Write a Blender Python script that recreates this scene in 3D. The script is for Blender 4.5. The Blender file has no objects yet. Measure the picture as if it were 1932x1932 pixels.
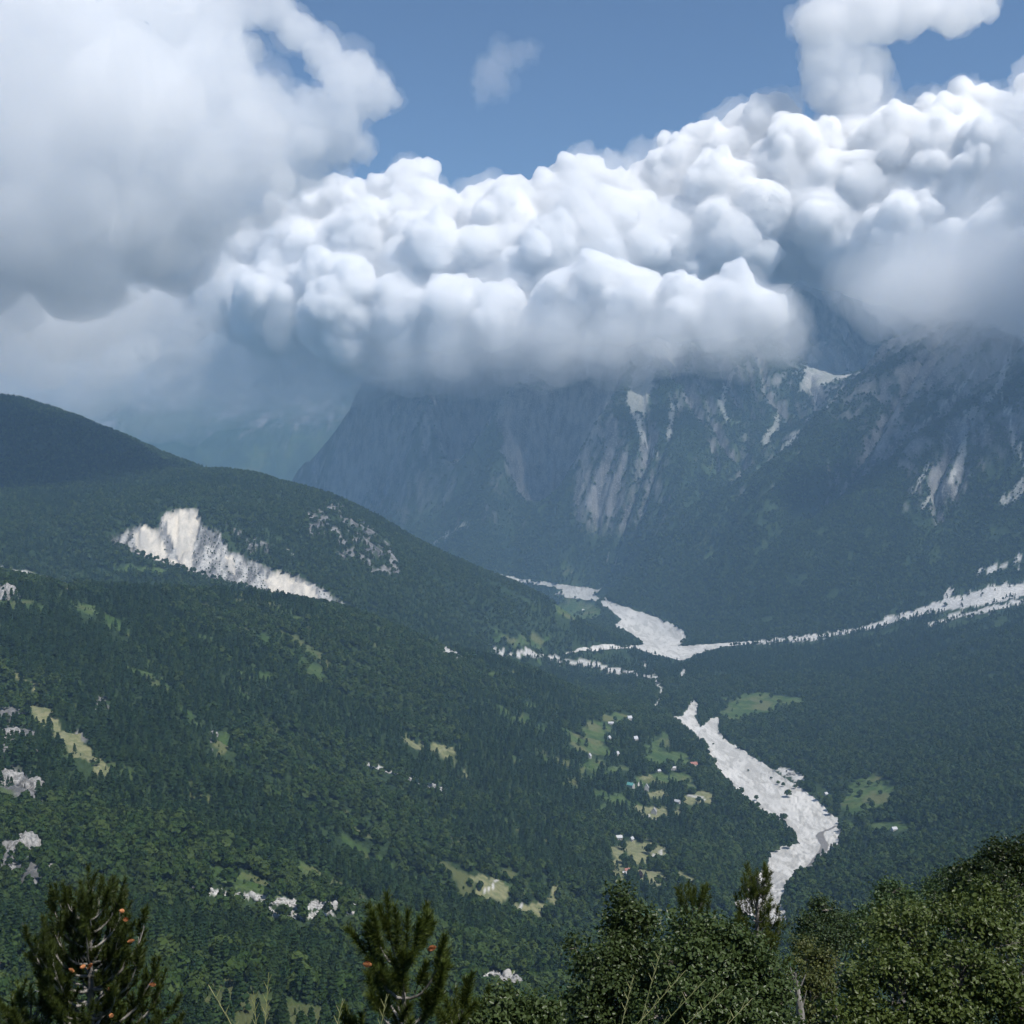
import bpy, bmesh, math, random, time
import numpy as np
from mathutils import Vector, Matrix
T0 = time.time()
rng = np.random.default_rng(7)
random.seed(7)

# ------------------------------------------------------------------ camera
SC = bpy.context.scene
COL = SC.collection
FPX, CU, HORIZON = 2170.0, 966.0, 880.0        # focal length, centre column and eye level in a 1932 px frame
cam_d = bpy.data.cameras.new('camera')
cam_d.sensor_width = 36.0
cam_d.lens = 36.0 * FPX / 1932.0
cam_d.shift_y = (HORIZON - 966.0) / 1932.0
cam_d.clip_start = 0.1
cam_d.clip_end = 80000
cam = bpy.data.objects.new('camera', cam_d)
cam.rotation_euler = (math.radians(90), 0, 0)
COL.objects.link(cam)
SC.camera = cam

# ------------------------------------------------------------------ sky, sun, exposure
SUN_EL, SUN_AZ = math.radians(58), math.radians(130)      # azimuth from +Y towards +X: the sun stands high on the right, a little behind
world = bpy.data.worlds.new('World')
SC.world = world
world.use_nodes = True
wn, wl = world.node_tree.nodes, world.node_tree.links
bg = wn['Background']
sky = wn.new('ShaderNodeTexSky')
sky.sky_type = 'NISHITA'
sky.sun_disc = False
sky.sun_elevation = SUN_EL
sky.sun_rotation = SUN_AZ
sky.altitude = 1800
sky.air_density = 1.25
sky.dust_density = 0.1
sky.ozone_density = 6.0
wl.new(sky.outputs[0], bg.inputs[0])
bg.inputs[1].default_value = 0.085
sun_d = bpy.data.lights.new('sun', 'SUN')
sun_d.energy = 4.9
sun_d.angle = math.radians(0.53)
sun_d.color = (1.0, 0.955, 0.89)
sun = bpy.data.objects.new('sun', sun_d)
sdir = Vector((math.sin(SUN_AZ) * math.cos(SUN_EL), math.cos(SUN_AZ) * math.cos(SUN_EL), math.sin(SUN_EL)))
sun.rotation_euler = sdir.to_track_quat('Z', 'Y').to_euler()
COL.objects.link(sun)
SC.view_settings.view_transform = 'Standard'
SC.view_settings.look = 'None'
SC.view_settings.exposure = 0.2
SC.view_settings.gamma = 1.0
SC.view_settings.use_curve_mapping = False
cy = SC.cycles
cy.use_denoising = True
cy.denoiser = 'OPENIMAGEDENOISE'
cy.use_adaptive_sampling = True
cy.adaptive_threshold = 0.045
cy.max_bounces = 22
cy.diffuse_bounces = 2
cy.glossy_bounces = 1
cy.transmission_bounces = 2
cy.transparent_max_bounces = 22
cy.volume_bounces = 20
cy.sample_clamp_indirect = 6
cy.caustics_reflective = False
cy.caustics_refractive = False

# ------------------------------------------------------------------ helpers
def tag(o, label=None, cat=None, group=None, kind=None):
    if label: o['label'] = label
    if cat: o['category'] = cat
    if group: o['group'] = group
    if kind: o['kind'] = kind
    return o

def new_obj(name, me, mat=None, parent=None):
    o = bpy.data.objects.new(name, me)
    COL.objects.link(o)
    if mat is not None and me is not None:
        me.materials.append(mat)
    if parent is not None:
        o.parent = parent
    return o

def fast_mesh(name, V, F, smooth=False):
    """V (n,3) floats, F (m,k) vertex numbers, k constant."""
    V = np.asarray(V, np.float32); F = np.asarray(F, np.int32)
    me = bpy.data.meshes.new(name)
    me.vertices.add(len(V)); me.vertices.foreach_set('co', V.ravel())
    k = F.shape[1]
    me.loops.add(F.size); me.loops.foreach_set('vertex_index', F.ravel())
    me.polygons.add(len(F))
    me.polygons.foreach_set('loop_start', np.arange(0, F.size, k, dtype=np.int32))
    me.polygons.foreach_set('loop_total', np.full(len(F), k, np.int32))
    if smooth:
        me.polygons.foreach_set('use_smooth', np.ones(len(F), bool))
    me.update(calc_edges=True)
    return me

def add_attr(me, name, vals):
    a = me.attributes.new(name, 'FLOAT', 'POINT')
    a.data.foreach_set('value', np.asarray(vals, np.float32))

def _hash(ix, iy, iz, seed):
    h = (ix * 374761393 + iy * 668265263 + iz * 2147483647 * 3 + seed * 1274126177) & 0xFFFFFFFF
    h = ((h ^ (h >> 13)) * 1274126177) & 0xFFFFFFFF
    h = ((h ^ (h >> 16)) * 2246822519) & 0xFFFFFFFF
    return ((h ^ (h >> 15)) & 0xFFFF).astype(np.float32) / 32767.5 - 1.0

def vnoise(x, y, z=None, seed=0):
    """smooth value noise, about -1..1"""
    x = np.asarray(x, np.float64); y = np.asarray(y, np.float64)
    ix = np.floor(x).astype(np.int64); iy = np.floor(y).astype(np.int64)
    fx = x - ix; fy = y - iy
    fx = fx * fx * fx * (fx * (fx * 6 - 15) + 10); fy = fy * fy * fy * (fy * (fy * 6 - 15) + 10)
    if z is None:
        a = _hash(ix, iy, 0, seed); b = _hash(ix + 1, iy, 0, seed)
        c = _hash(ix, iy + 1, 0, seed); d = _hash(ix + 1, iy + 1, 0, seed)
        return (a + (b - a) * fx) * (1 - fy) + (c + (d - c) * fx) * fy
    z = np.asarray(z, np.float64); iz = np.floor(z).astype(np.int64); fz = z - iz
    fz = fz * fz * (3 - 2 * fz)
    r = 0
    for k in (0, 1):
        a = _hash(ix, iy, iz + k, seed); b = _hash(ix + 1, iy, iz + k, seed)
        c = _hash(ix, iy + 1, iz + k, seed); d = _hash(ix + 1, iy + 1, iz + k, seed)
        r = r + ((a + (b - a) * fx) * (1 - fy) + (c + (d - c) * fx) * fy) * (fz if k else 1 - fz)
    return r

def fbm(x, y, oct=4, seed=0, gain=0.5, ridged=False):
    s = 0; a = 1.0; t = 0; cx, sx = math.cos(0.6), math.sin(0.6)
    for o in range(oct):
        n = vnoise(x, y, None, seed + 17 * o)
        if ridged: n = 1 - 2 * np.abs(n)
        s = s + a * n; t += a; a *= gain
        x, y = (x * cx - y * sx) * 2.03 + 11.3, (x * sx + y * cx) * 2.03 - 4.7
    return s / t

def sstep(a, b, x):
    t = np.clip((x - a) / (b - a), 0, 1)
    return t * t * (3 - 2 * t)

def at(u, v, Y):
    """the point at distance Y that stands in column u, row v of the 1932 px frame"""
    return ((u - CU) / FPX * Y, Y, (HORIZON - v) / FPX * Y)

# ------------------------------------------------------------------ the lie of the land: surveyed heights
S = []
def sv(*pts):
    for u, v, Y in pts: S.append(at(u, v, Y))
def sz(*pts):
    for p in pts: S.append(p)
# left hillside, its upper edge and the side valley behind it
sv((0,1085,2100),(150,1110,2250),(400,1122,2400),(640,1152,2600),(820,1222,2750),(930,1250,3000))
for u, Y, z in ((0,2400,-250),(150,2550,-297),(400,2680,-332),(640,2850,-402),(820,3050,-512),(930,3400,-592)):
    sz(((u - CU) / FPX * Y, Y, z))
sv((0,1300,1500),(0,1500,1100),(0,1700,800),(0,1900,520),(300,1222,1850),(300,1400,1400),(300,1600,1000),(300,1800,650),
   (600,1300,2000),(600,1500,1500),(600,1700,1000),(600,1900,620),(900,1350,2350),(900,1500,1900),(900,1650,1450),(900,1800,1050),(900,1925,720),
   (1100,1350,2750),(1100,1450,2300),(1100,1600,1800),(1100,1800,1250),(1300,1650,1700),(1300,1800,1300),
   (-300,1100,1900),(-300,1400,1150),(-300,1700,700))
# ridge with the white scar
sv((0,1074,2850),(150,1097,2950),(340,1064,3200),(400,1083,3150),(520,1122,3120),(660,1143,3150),(840,1215,3350),
   (350,962,3460),(250,1002,3330),(430,1000,3400),(550,1085,3270),(100,900,3900),(300,920,3800),(560,960,3750),(700,1030,3600),
   (640,1080,3350),(800,1120,3600),(950,1160,3900),(1050,1190,4150),(0,1000,3200),(0,880,3900),(100,960,3500),(900,1190,3700),(1100,1180,4550),
   (0,752,4600),(50,757,4560),(100,782,4500),(180,815,4400),(270,860,4300),(330,884,4250),(400,897,4200),(480,903,4100),(560,922,4050),(640,945,4000),(720,1000,3950),
   (800,1044,4000),(930,1104,4200),(1050,1146,4450),(1150,1178,4800),(-300,700,4700),(-300,900,3600))
sz((-2200,6200,-300),(-1100,5500,-500),(-500,5200,-600),(-100,5300,-690),(-2900,7500,-450),(-1700,7600,-700),(-900,7000,-750),(-400,6500,-750))
# valley floor and river
sv((1460,1742,1560),(1440,1650,1800),(1590,1560,2100),(1500,1500,2320),(1400,1430,2650),(1330,1380,2950),(1300,1330,3300),(1290,1245,4150),
   (1200,1235,4250),(1250,1190,5000),(1150,1135,6200),(950,1085,8200),(1050,1240,4100),(1230,1275,3800),(930,1232,3750),(1150,1200,4800),(1040,1105,7400))
# right hand forest below the gravel wash
sv((1932,1130,4150),(1932,1200,3600),(1932,1300,3000),(1932,1400,2450),(1932,1500,2000),(1932,1580,1750),(1700,1250,3800),(1700,1350,3000),
   (1700,1500,2200),(1500,1250,4000),(1500,1350,3150),(1560,1680,1680),(1700,1650,1600),(1700,1750,1300),(1932,1700,1200),(2200,1110,4000),(2200,1300,2900),(2200,1550,1700))
# massif in the middle
sv((1290,1200,4780),(1140,1128,6400),(966,900,7300),(966,1000,6950),(966,1060,6800),(966,760,7800),(966,650,8300),(966,615,9000),(1250,1000,6000),(1250,1100,5450),(1250,1165,5100),(1250,900,6500),
   (1250,780,7000),(1250,690,7450),(1250,635,7900),(1250,615,8500),(820,1030,7350),(820,900,7700),(820,780,8100),(820,690,8450),(820,650,9000),(760,690,8450),(722,702,8450),(712,745,8400),(655,820,8550),(560,905,8900),(700,940,8150),(640,980,8400),
   (1100,960,6700),(1100,850,7150),(1100,760,7500),(1100,650,8000),(1100,610,8700),(1400,930,6300),(1400,800,6950),(1400,690,7500),(1400,635,8000),(1350,1050,5500),(1500,1000,5300),(1450,880,6500))
sz((-2100,9600,-760),(-1500,9700,-700),(-700,9500,600),(300,9500,1000),(-2600,8600,-700))
# cirque and the mountain on the right
sv((1500,830,7000),(1580,722,8000),(1530,660,8300),(1600,640,8600),(1517,540,9000),(1600,566,9100),(1690,610,8800),(1480,650,8300),(1450,600,9000),
   (1720,640,6900),(1640,700,6650),(1560,775,6250),(1480,900,5600),(1445,965,5350),(1450,1050,5000),(1600,950,5100),(1600,1060,4700),(1600,1150,4450),(1700,850,5150),(1700,950,4850),
   (1700,1080,4550),(1900,640,5500),(1900,780,5000),(1900,920,4650),(1900,1060,4400),(1932,1108,4300),(1800,740,5500),(1800,1000,4650),(1800,640,6100),
   (1610,1190,4300),(1450,1211,4350),(1932,500,5900),(2200,560,5300),(2200,1000,4200))
sv((-420,1200,1650),(-420,760,4900),(2340,1150,3900),(2340,1450,2100),(2340,600,5200))
# far range
sv((50,735,13800),(200,700,14200),(450,690,14600),(650,690,14600),(100,850,12500),(300,840,12600),(480,880,11800),(560,900,11600),(-250,700,13000))
sz((-3300,10500,-600),(-2300,10800,-700),(-800,12000,900),(1200,12500,1100),(3500,11000,1100),(4500,8000,1000))
S = np.array(S)
RBS = 1000.0
def _tps_fit():
    p = S[:, :2] / RBS
    d2 = ((p[:, None] - p[None]) ** 2).sum(-1)
    K = np.where(d2 > 0, 0.5 * d2 * np.log(d2 + 1e-20), 0) + 2e-4 * np.eye(len(p))
    Q = np.c_[np.ones(len(p)), p]
    A = np.block([[K, Q], [Q.T, np.zeros((3, 3))]])
    return p, np.linalg.solve(A, np.r_[S[:, 2], 0, 0, 0])
TP, TW = _tps_fit()
def tps(X, Y):
    X = np.asarray(X, float); shp = X.shape
    q = np.stack([X.ravel(), np.asarray(Y, float).ravel()], 1).astype(np.float32) / RBS
    out = np.empty(len(q), np.float32)
    P32 = TP.astype(np.float32); W = TW.astype(np.float32)
    for s in range(0, len(q), 40000):
        c = q[s:s + 40000]
        d2 = (c[:, None, 0] - P32[None, :, 0]) ** 2 + (c[:, None, 1] - P32[None, :, 1]) ** 2
        np.maximum(d2, 1e-12, out=d2)
        out[s:s + 40000] = (0.5 * d2 * np.log(d2)) @ W[:-3] + W[-3] + c @ W[-2:]
    return out.reshape(shp).astype(float)

def rockiness(X, Y, Z):
    """0 on the wooded slopes, 1 on the bare mountains"""
    u = X / np.maximum(Y, 1) * FPX + CU
    m = sstep(4700, 5600, Y - 0.25 * np.abs(X - 1500)) * sstep(-520, -150, Z)
    e = sstep(1430, 1600, u) * sstep(4350, 4900, Y) * sstep(-420, -120, Z)
    g = sstep(9500, 11000, Y) * sstep(-600, -200, Z)
    return np.clip(np.maximum(np.maximum(m, e), g), 0, 1)

def height(X, Y):
    X = np.asarray(X, float); Y = np.asarray(Y, float)
    R = np.hypot(X, Y)
    far = tps(X, Y)
    # the camera's own slope
    near = -1.7 - 0.40 * np.maximum(Y - 1.5, 0) - 0.16 * np.maximum(Y - 6, 0) + 0.05 * np.maximum(X, 0) * sstep(2, 30, Y) - 0.03 * np.abs(np.minimum(X, 0))
    near = near + 0.25 * fbm(X / 4, Y / 4, 3, 5) * sstep(1, 6, R)
    k = sstep(140, 470, R)
    z = near * (1 - k) + far * k
    cap = 900 + 0.05 * np.maximum(X, 0)
    z = np.where((z > cap - 150) & (X < 2000) & (Y > 6000) & (Y < 10500), cap - 150 + 150 * np.tanh((z - cap + 150) / 150), z)
    rk = rockiness(X, Y, far)
    wx = X + 190 * fbm(X / 900, Y / 900, 3, 41); wy = Y + 190 * fbm(X / 900, Y / 900, 3, 42)
    # rock: ribs and crags
    ribs = fbm(wx / 620, wy / 800, 5, 3, 0.52, ridged=True)
    z = z + rk * 70 * (ribs - 0.1) * sstep(300, 2500, Y)
    # wooded slopes: soft gullies, shallower on the valley floor
    sl = sstep(-690, -560, far) * (1 - rk) * sstep(400, 900, R)
    g1 = fbm((X * 0.35 - Y) / 150, (X + Y * 0.35) / 900, 3, 21, 0.5, ridged=True)
    g2 = fbm(X / 330, Y / 330, 3, 22)
    z = z + sl * (15 * g1 + 15 * g2) * np.where(Y < 3000, sstep(500, 1300, Y), 1.0)
    return z

# ------------------------------------------------------------------ running water: gullies and ribs worn into the slopes
EX = np.arange(-3300, 3900, 26.0); EY = np.arange(450, 9600, 26.0)
def wear():
    x, y = np.meshgrid(EX, EY, indexing='ij'); z0 = height(x, y)
    far = tps(x, y); rk = rockiness(x, y, far)
    z = z0 + 5 * fbm(x / 60, y / 60, 3, 301) * (0.3 + rk) + rk * (14 * fbm(x / 130, y / 130, 2, 305) + 42 * fbm(x / 420, y / 420, 3, 307))
    K = (0.05 + 0.15 * rk) * sstep(-690, -600, far)
    K = K * sstep(3, 12, np.minimum.reduce([np.arange(len(EX))[:, None] + 0 * x, (len(EX) - 1 - np.arange(len(EX)))[:, None] + 0 * x])) 
    n, m = z.shape; ids = np.arange(n * m).reshape(n, m); cell = 26.0
    offs = [(-1, 0), (1, 0), (0, -1), (0, 1), (-1, -1), (-1, 1), (1, -1), (1, 1)]
    Kf = K.ravel().tolist()
    for it in range(12):
        best = np.zeros((n, m)); rec = ids.copy(); dist = np.full((n, m), cell)
        for dx, dy in offs:
            zz = np.full((n, m), 1e9); d = cell * math.hypot(dx, dy)
            sx, ex = max(0, -dx), n - max(0, dx); sy, ey = max(0, -dy), m - max(0, dy)
            zz[sx:ex, sy:ey] = z[sx + dx:ex + dx, sy + dy:ey + dy]
            s = (z - zz) / d; k = s > best
            best[k] = s[k]; rec[k] = (ids + dx * m + dy)[k]; dist[k] = d
        order = np.argsort(-z.ravel(), kind='stable')
        ol = order.tolist(); rl = rec.ravel().tolist(); A = [1.0] * (n * m)
        for i in ol:
            j = rl[i]
            if j != i: A[j] += A[i]
        f = (K.ravel() * np.sqrt(np.minimum(np.array(A), 900)) / dist.ravel() * 6.0).tolist(); zl = z.ravel().tolist()
        for i in reversed(ol):
            j = rl[i]
            if j != i: q = f[i]; zl[i] = (zl[i] + q * zl[j]) / (1 + q)
        z = np.array(zl).reshape(n, m)
        # scree creeps: soften what is steeper than it can hold
        zp = np.pad(z, 1, mode='edge'); lap = (zp[2:, 1:-1] + zp[:-2, 1:-1] + zp[1:-1, 2:] + zp[1:-1, :-2]) / 4 - z
        z = z + 0.10 * lap
    d = z - z0
    # keep the general height, only the relief changes
    w = 15; c = np.cumsum(np.cumsum(np.pad(d, ((w + 1, w), (w + 1, w)), mode='edge'), 0), 1)
    k = 2 * w + 1; mean = (c[k:, k:] - c[:-k, k:] - c[k:, :-k] + c[:-k, :-k]) / (k * k)
    return np.clip(d - 0.7 * mean, -120, 120) * sstep(0, 400, y - 520)
WEAR = wear()
def worn(X, Y):
    fx = np.clip((X - EX[0]) / 26.0, 0, len(EX) - 1.001); fy = np.clip((Y - EY[0]) / 26.0, 0, len(EY) - 1.001)
    i = fx.astype(int); j = fy.astype(int); a = fx - i; b = fy - j
    a = a * a * (3 - 2 * a); b = b * b * (3 - 2 * b)
    ok = (X > EX[0]) & (X < EX[-1]) & (Y > EY[0]) & (Y < EY[-1])
    return np.where(ok, (WEAR[i, j] * (1 - a) + WEAR[i + 1, j] * a) * (1 - b) + (WEAR[i, j + 1] * (1 - a) + WEAR[i + 1, j + 1] * a) * b, 0)
print('wear', time.time() - T0)

# ------------------------------------------------------------------ the ground as a fan of strips, finer where more of it is in view
UG = np.linspace(-430, 2360, 721)
YG = np.concatenate([np.geomspace(40, 420, 50)[:-1], np.geomspace(420, 2900, 340)[:-1], np.arange(2900, 8700, 13.5), np.arange(8700, 15400, 58.0)])
TU = (UG - CU) / FPX
GX = TU[:, None] * YG[None, :]
GY = np.broadcast_to(YG[None, :], GX.shape).copy()
GZ = height(GX, GY) + worn(GX, GY)
GZ = GZ + rockiness(GX, GY, GZ) * 20 * fbm(GX / 95, GY / 130, 4, 333, 0.6, ridged=True)
GV = HORIZON - GZ / GY * FPX                     # row in the frame
VIS = np.minimum.accumulate(GV, axis=1)          # horizon line so far, per column
print('land', GX.shape, time.time() - T0)

def ground(X, Y):
    """height of the built ground (bilinear in the fan)"""
    X = np.asarray(X, float); Y = np.asarray(Y, float)
    fu = np.clip((X / Y * FPX + CU - UG[0]) / (UG[1] - UG[0]), 0, len(UG) - 1.001)
    fy = np.clip(np.interp(Y, YG, np.arange(len(YG))), 0, len(YG) - 1.001)
    i = fu.astype(int); j = fy.astype(int); a = fu - i; b = fy - j
    return (GZ[i, j] * (1 - a) + GZ[i + 1, j] * a) * (1 - b) + (GZ[i, j + 1] * (1 - a) + GZ[i + 1, j + 1] * a) * b

RIDGE_U = [0,50,100,180,270,330,400,480,560,640,720,800,930,1050,1150]; RIDGE_V = [752,757,782,815,860,884,897,903,922,945,1000,1044,1104,1146,1178]
def spot(u, v, ymin=380.0):
    """where the sight line through column u, row v meets the land: x, y, z"""
    fu = np.clip((u - UG[0]) / (UG[1] - UG[0]), 0, len(UG) - 1.001); i = int(fu); a = fu - i
    col = GV[i] * (1 - a) + GV[i + 1] * a
    if u < 1150 and v < np.interp(u, RIDGE_U, RIDGE_V) + 6: ymin = max(ymin, 4950)          # behind the ridge
    j0 = int(np.searchsorted(YG, ymin))
    hit = np.nonzero(col[j0:] <= v)[0]
    if len(hit) == 0:
        j = int(np.argmin(col[j0:])) + j0; Y = YG[j]
    else:
        j = hit[0] + j0
        if j == j0: Y = YG[j]
        else:
            t = (col[j - 1] - v) / max(col[j - 1] - col[j], 1e-6); Y = YG[j - 1] + t * (YG[j] - YG[j - 1])
    X = (u - CU) / FPX * Y
    return X, Y, float(ground(X, Y))

def in_poly(poly, X, Y):
    poly = np.asarray(poly)
    res = np.zeros(X.shape, bool)
    bb = (X >= poly[:, 0].min()) & (X <= poly[:, 0].max()) & (Y >= poly[:, 1].min()) & (Y <= poly[:, 1].max())
    idx = np.nonzero(bb)
    if len(idx[0]) == 0: return res
    x = X[idx]; y = Y[idx]; r = np.zeros(len(x), bool)
    x0, y0 = poly[-1]
    for x1, y1 in poly:
        c = (y1 > y) != (y0 > y)
        if c.any():
            xi = (x0 - x1) * (y - y1) / (y0 - y1 + 1e-12) + x1
            r ^= c & (x < xi)
        x0, y0 = x1, y1
    res[idx] = r
    return res

def dense(pts, n=4, closed=True):
    out = []
    m = len(pts)
    for i in range(m if closed else m - 1):
        a, b = pts[i], pts[(i + 1) % m]
        for k in range(n): out.append((a[0] + (b[0] - a[0]) * k / n, a[1] + (b[1] - a[1]) * k / n))
    if not closed: out.append(pts[-1])
    return out
def area(pts, ymin=380.0):                      # outline on the ground
    return np.array([spot(u, v, ymin)[:2] for u, v in dense(pts, 3)])
def blob(u, v, ru, rv, tilt=0.0, n=18):
    return area([(u + ru * math.cos(t), v + rv * math.sin(t) + tilt * ru * math.cos(t)) for t in np.linspace(0, 2 * math.pi, n, endpoint=False)])
def strip(pts, w):                              # band w px wide along a line
    p = np.array(dense(pts, 4, False), float); d = np.gradient(p, axis=0); d /= np.linalg.norm(d, axis=1)[:, None] + 1e-9
    nrm = np.c_[-d[:, 1], d[:, 0]]; t = np.linspace(0, 1, len(p))[:, None]
    ww = w * 0.5 * (0.45 + 0.55 * np.sin(np.pi * np.clip(t, 0.04, 0.96))) if True else w
    jit = 1 + 0.5 * np.sin(t * 23 + pts[0][0]) * np.sin(t * 9.1 + pts[0][1])
    q = np.concatenate([p + nrm * ww * jit, (p - nrm * ww)[::-1]])
    return np.array([spot(u, v)[:2] for u, v in q])

RIVER = [
 area([(1268,1352),(1300,1378),(1325,1400),(1340,1432),(1370,1470),(1400,1500),(1430,1525),(1465,1545),(1495,1570),(1507,1590),(1475,1597),(1452,1608),(1445,1640),(1425,1650),(1432,1690),(1385,1700),(1395,1722),(1440,1738),(1470,1747),(1484,1742),(1474,1690),(1490,1665),(1530,1635),(1575,1600),(1590,1578),(1580,1545),(1555,1520),(1530,1500),(1500,1480),(1470,1460),(1440,1440),(1400,1415),(1370,1395),(1355,1378),(1362,1352),(1340,1356),(1322,1372),(1312,1350),(1320,1330),(1307,1318),(1297,1338),(1288,1350)]),
 area([(1106,1129),(1150,1150),(1172,1168),(1158,1180),(1192,1200),(1215,1216),(1175,1219),(1140,1214),(1110,1221),(1040,1238),(1090,1231),(1200,1223),(1230,1234),(1290,1247),(1318,1233),(1360,1221),(1440,1213),(1440,1208),(1280,1219),(1296,1206),(1290,1190),(1260,1172),(1200,1152),(1150,1135)], 4000),
 area([(928,1085),(960,1099),(1040,1108),(1062,1115),(1045,1121),(1085,1131),(1112,1132),(1160,1139),(1122,1121),(1137,1110),(1050,1102),(990,1093),(945,1083)], 4950),
]
WASH = [
 area([(1606,1189),(1680,1164),(1790,1129),(1870,1108),(1932,1095),(2060,1068),(2060,1094),(1932,1124),(1860,1142),(1790,1150),(1700,1170),(1645,1186)]),
 strip([(1755,1178),(1830,1158),(1932,1134),(2040,1108)], 9), strip([(1838,1086),(1885,1070),(1932,1056),(2040,1030)], 9),
 strip([(1425,1212),(1520,1204),(1620,1189)], 9), strip([(1795,1108),(1786,1128)], 9),
 strip([(922,1227),(1040,1240),(1150,1262),(1238,1279)], 9), strip([(930,1231),(1010,1233),(1060,1237)], 4),
 strip([(1292,1262),(1280,1282)], 9),
]
TRACK = [strip([(1228,1626),(1243,1612),(1258,1594)], 4), strip([(1223,1537),(1238,1552)], 4), strip([(1294,1502),(1320,1504),(1330,1512)], 4), strip([(1200,1484),(1212,1476)],4), strip([(905,1690),(925,1675),(938,1660)], 4), strip([(950,1730),(985,1705)], 4), strip([(1231,1262),(1238,1280),(1247,1295),(1246,1313),(1232,1344)], 5), strip([(1214,1247),(1224,1262)], 4)]
SCAR = area([(200,1012),(230,1005),(265,988),(298,1000),(308,968),(345,958),(374,962),(380,990),(410,1000),(428,1035),(470,1055),(520,1076),(560,1084),(592,1103),(640,1130),(672,1148),(600,1140),(520,1127),(460,1104),(400,1088),(345,1071),(290,1053),(240,1038)])
CREAM = [area(p) for p in [[(250,1000),(270,986),(300,995),(305,1015),(318,1045),(345,1062),(290,1052),(262,1040)], [(307,970),(345,958),(374,962),(376,990),(365,1020),(362,1070),(345,1070),(335,1040),(322,1010)],
  [(500,1088),(520,1076),(555,1086),(590,1105),(600,1135),(560,1132),(515,1120)], [(425,1040),(440,1045),(445,1075),(430,1070)]]]
SCREE = [strip(p, w) for p, w in [
 ([(362,1678),(450,1692),(560,1706),(640,1712),(735,1716)], 13), ([(500,1720),(560,1726),(700,1722)], 8), ([(690,1440),(780,1470),(855,1497)], 9),
 ([(826,1217),(872,1243)], 11), ([(895,1868),(930,1845),(960,1860),(995,1878)], 26), ([(920,1770),(990,1782)], 9), ([(-40,1070),(60,1088),(150,1112)], 11),
 ([(955,1840),(985,1862)], 22), ([(540,1040),(552,1052)], 5),
 ([(1225,672),(1220,720),(1195,770),(1215,830),(1242,866)], 11), ([(1270,760),(1262,832)], 8), ([(1474,785),(1437,842)], 15), ([(1512,812),(1474,852)], 13),
 ([(1552,721),(1616,699)], 12), ([(1570,600),(1602,634)], 20), ([(1655,620),(1692,604)], 9), ([(1590,728),(1556,775)], 7), ([(1528,658),(1560,646)], 6),
 ([(1912,640),(1880,740),(1822,790),(1815,830),(1810,880),(1790,918),(1738,957)], 13), ([(1960,880),(1925,920),(1893,955)], 20), ([(1752,868),(1740,900),(1715,938)], 7),
 ([(1890,740),(1918,850),(1940,890)], 9), ([(1840,700),(1790,760),(1740,800)], 6), ([(884,988),(845,1010),(806,1032)], 6), ([(1140,1052),(1166,1053)], 4),
 ([(1465,1450),(1520,1470)], 14), ([(1095,640),(1110,700)], 6), ([(1385,700),(1360,760),(1375,800)], 10)]]
PALE = [area([(1508,735),(1520,690),(1535,655),(1575,650),(1605,690),(1570,718),(1530,745)]), area([(1180,760),(1200,690),(1240,700),(1215,790)])]
GRASS = [area(p) for p in [
 [(1358,1342),(1400,1310),(1450,1307),(1530,1320),(1490,1330),(1430,1346),(1380,1357)], [(1590,1505),(1608,1475),(1650,1462),(1686,1490),(1680,1510),(1640,1525),(1592,1536)],
 [(1078,1390),(1102,1360),(1150,1368),(1165,1385),(1130,1398),(1152,1425),(1110,1422),(1082,1410)], [(1195,1432),(1225,1418),(1300,1420),(1305,1436),(1230,1442)],
 [(1225,1440),(1215,1410),(1232,1385),(1250,1420)],[(1262,1478),(1180,1482),(1205,1462),(1255,1458)], [(1085,1448),(1120,1440),(1135,1450),(1095,1456)],[(1150,1447),(1185,1445),(1190,1455),(1140,1458)]]]
GRASS += [blob(*b) for b in [(985,1213,58,11),(1070,1078,36,5),(1092,1152,44,17),(1000,1240,20,3),(1280,1466,30,8),(1160,1352,22,6),(1660,1560,14,8),(1610,1555,12,7),(1690,1560,20,7),
  (1035,1255,20,3),(1130,1440,20,5),(1255,1395,10,14),(1110,1470,22,5),(1080,1478,12,8),(1160,1502,26,5),(1300,1482,10,6),(1130,1520,14,4),(1060,1440,12,5),(1300,1395,16,6),(270,1072,56,6,0.05),(1360,1320,10,6)]]
GRASS += [strip(p, w) for p, w in [([(110,1124),(200,1165),(258,1205)], 13), ([(350,1492),(450,1552),(570,1606)], 15), ([(395,1650),(470,1668),(530,1685)], 28), ([(610,1600),(640,1625)], 18),
  ([(700,1620),(740,1640)], 14), ([(560,1625),(610,1650)], 15), ([(640,1540),(720,1600)], 14), ([(340,1340),(380,1375)], 8), ([(412,1380),(420,1420)], 24), ([(1720,1560),(1740,1552)], 8)]]
DRY = [area(p) for p in [[(1180,1600),(1200,1588),(1258,1600),(1255,1622),(1215,1630),(1185,1622)], [(1150,1600),(1170,1595),(1178,1650),(1168,1665),(1150,1640)], [(1195,1640),(1245,1645),(1258,1660),(1230,1675),(1205,1660)]]]
DRY += [blob(*b) for b in [(1045,1690,14,20),(1000,1718,30,13,.2),(928,1682,34,24),(1322,1508,30,10),(1232,1532,26,14,.1),(815,1410,44,8,.22),(900,1660,18,10),(1250,1500,24,8),(1280,1535,8,10),(1215,1465,14,6),(940,1590,10,4),(870,1460,10,4)]]
DRY += [strip(p, w) for p, w in [([(60,1330),(140,1410),(205,1466)], 34), ([(20,1268),(70,1310)], 12), ([(1265,1640),(1305,1662)], 12), ([(760,1390),(790,1405)],10)]]
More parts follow.
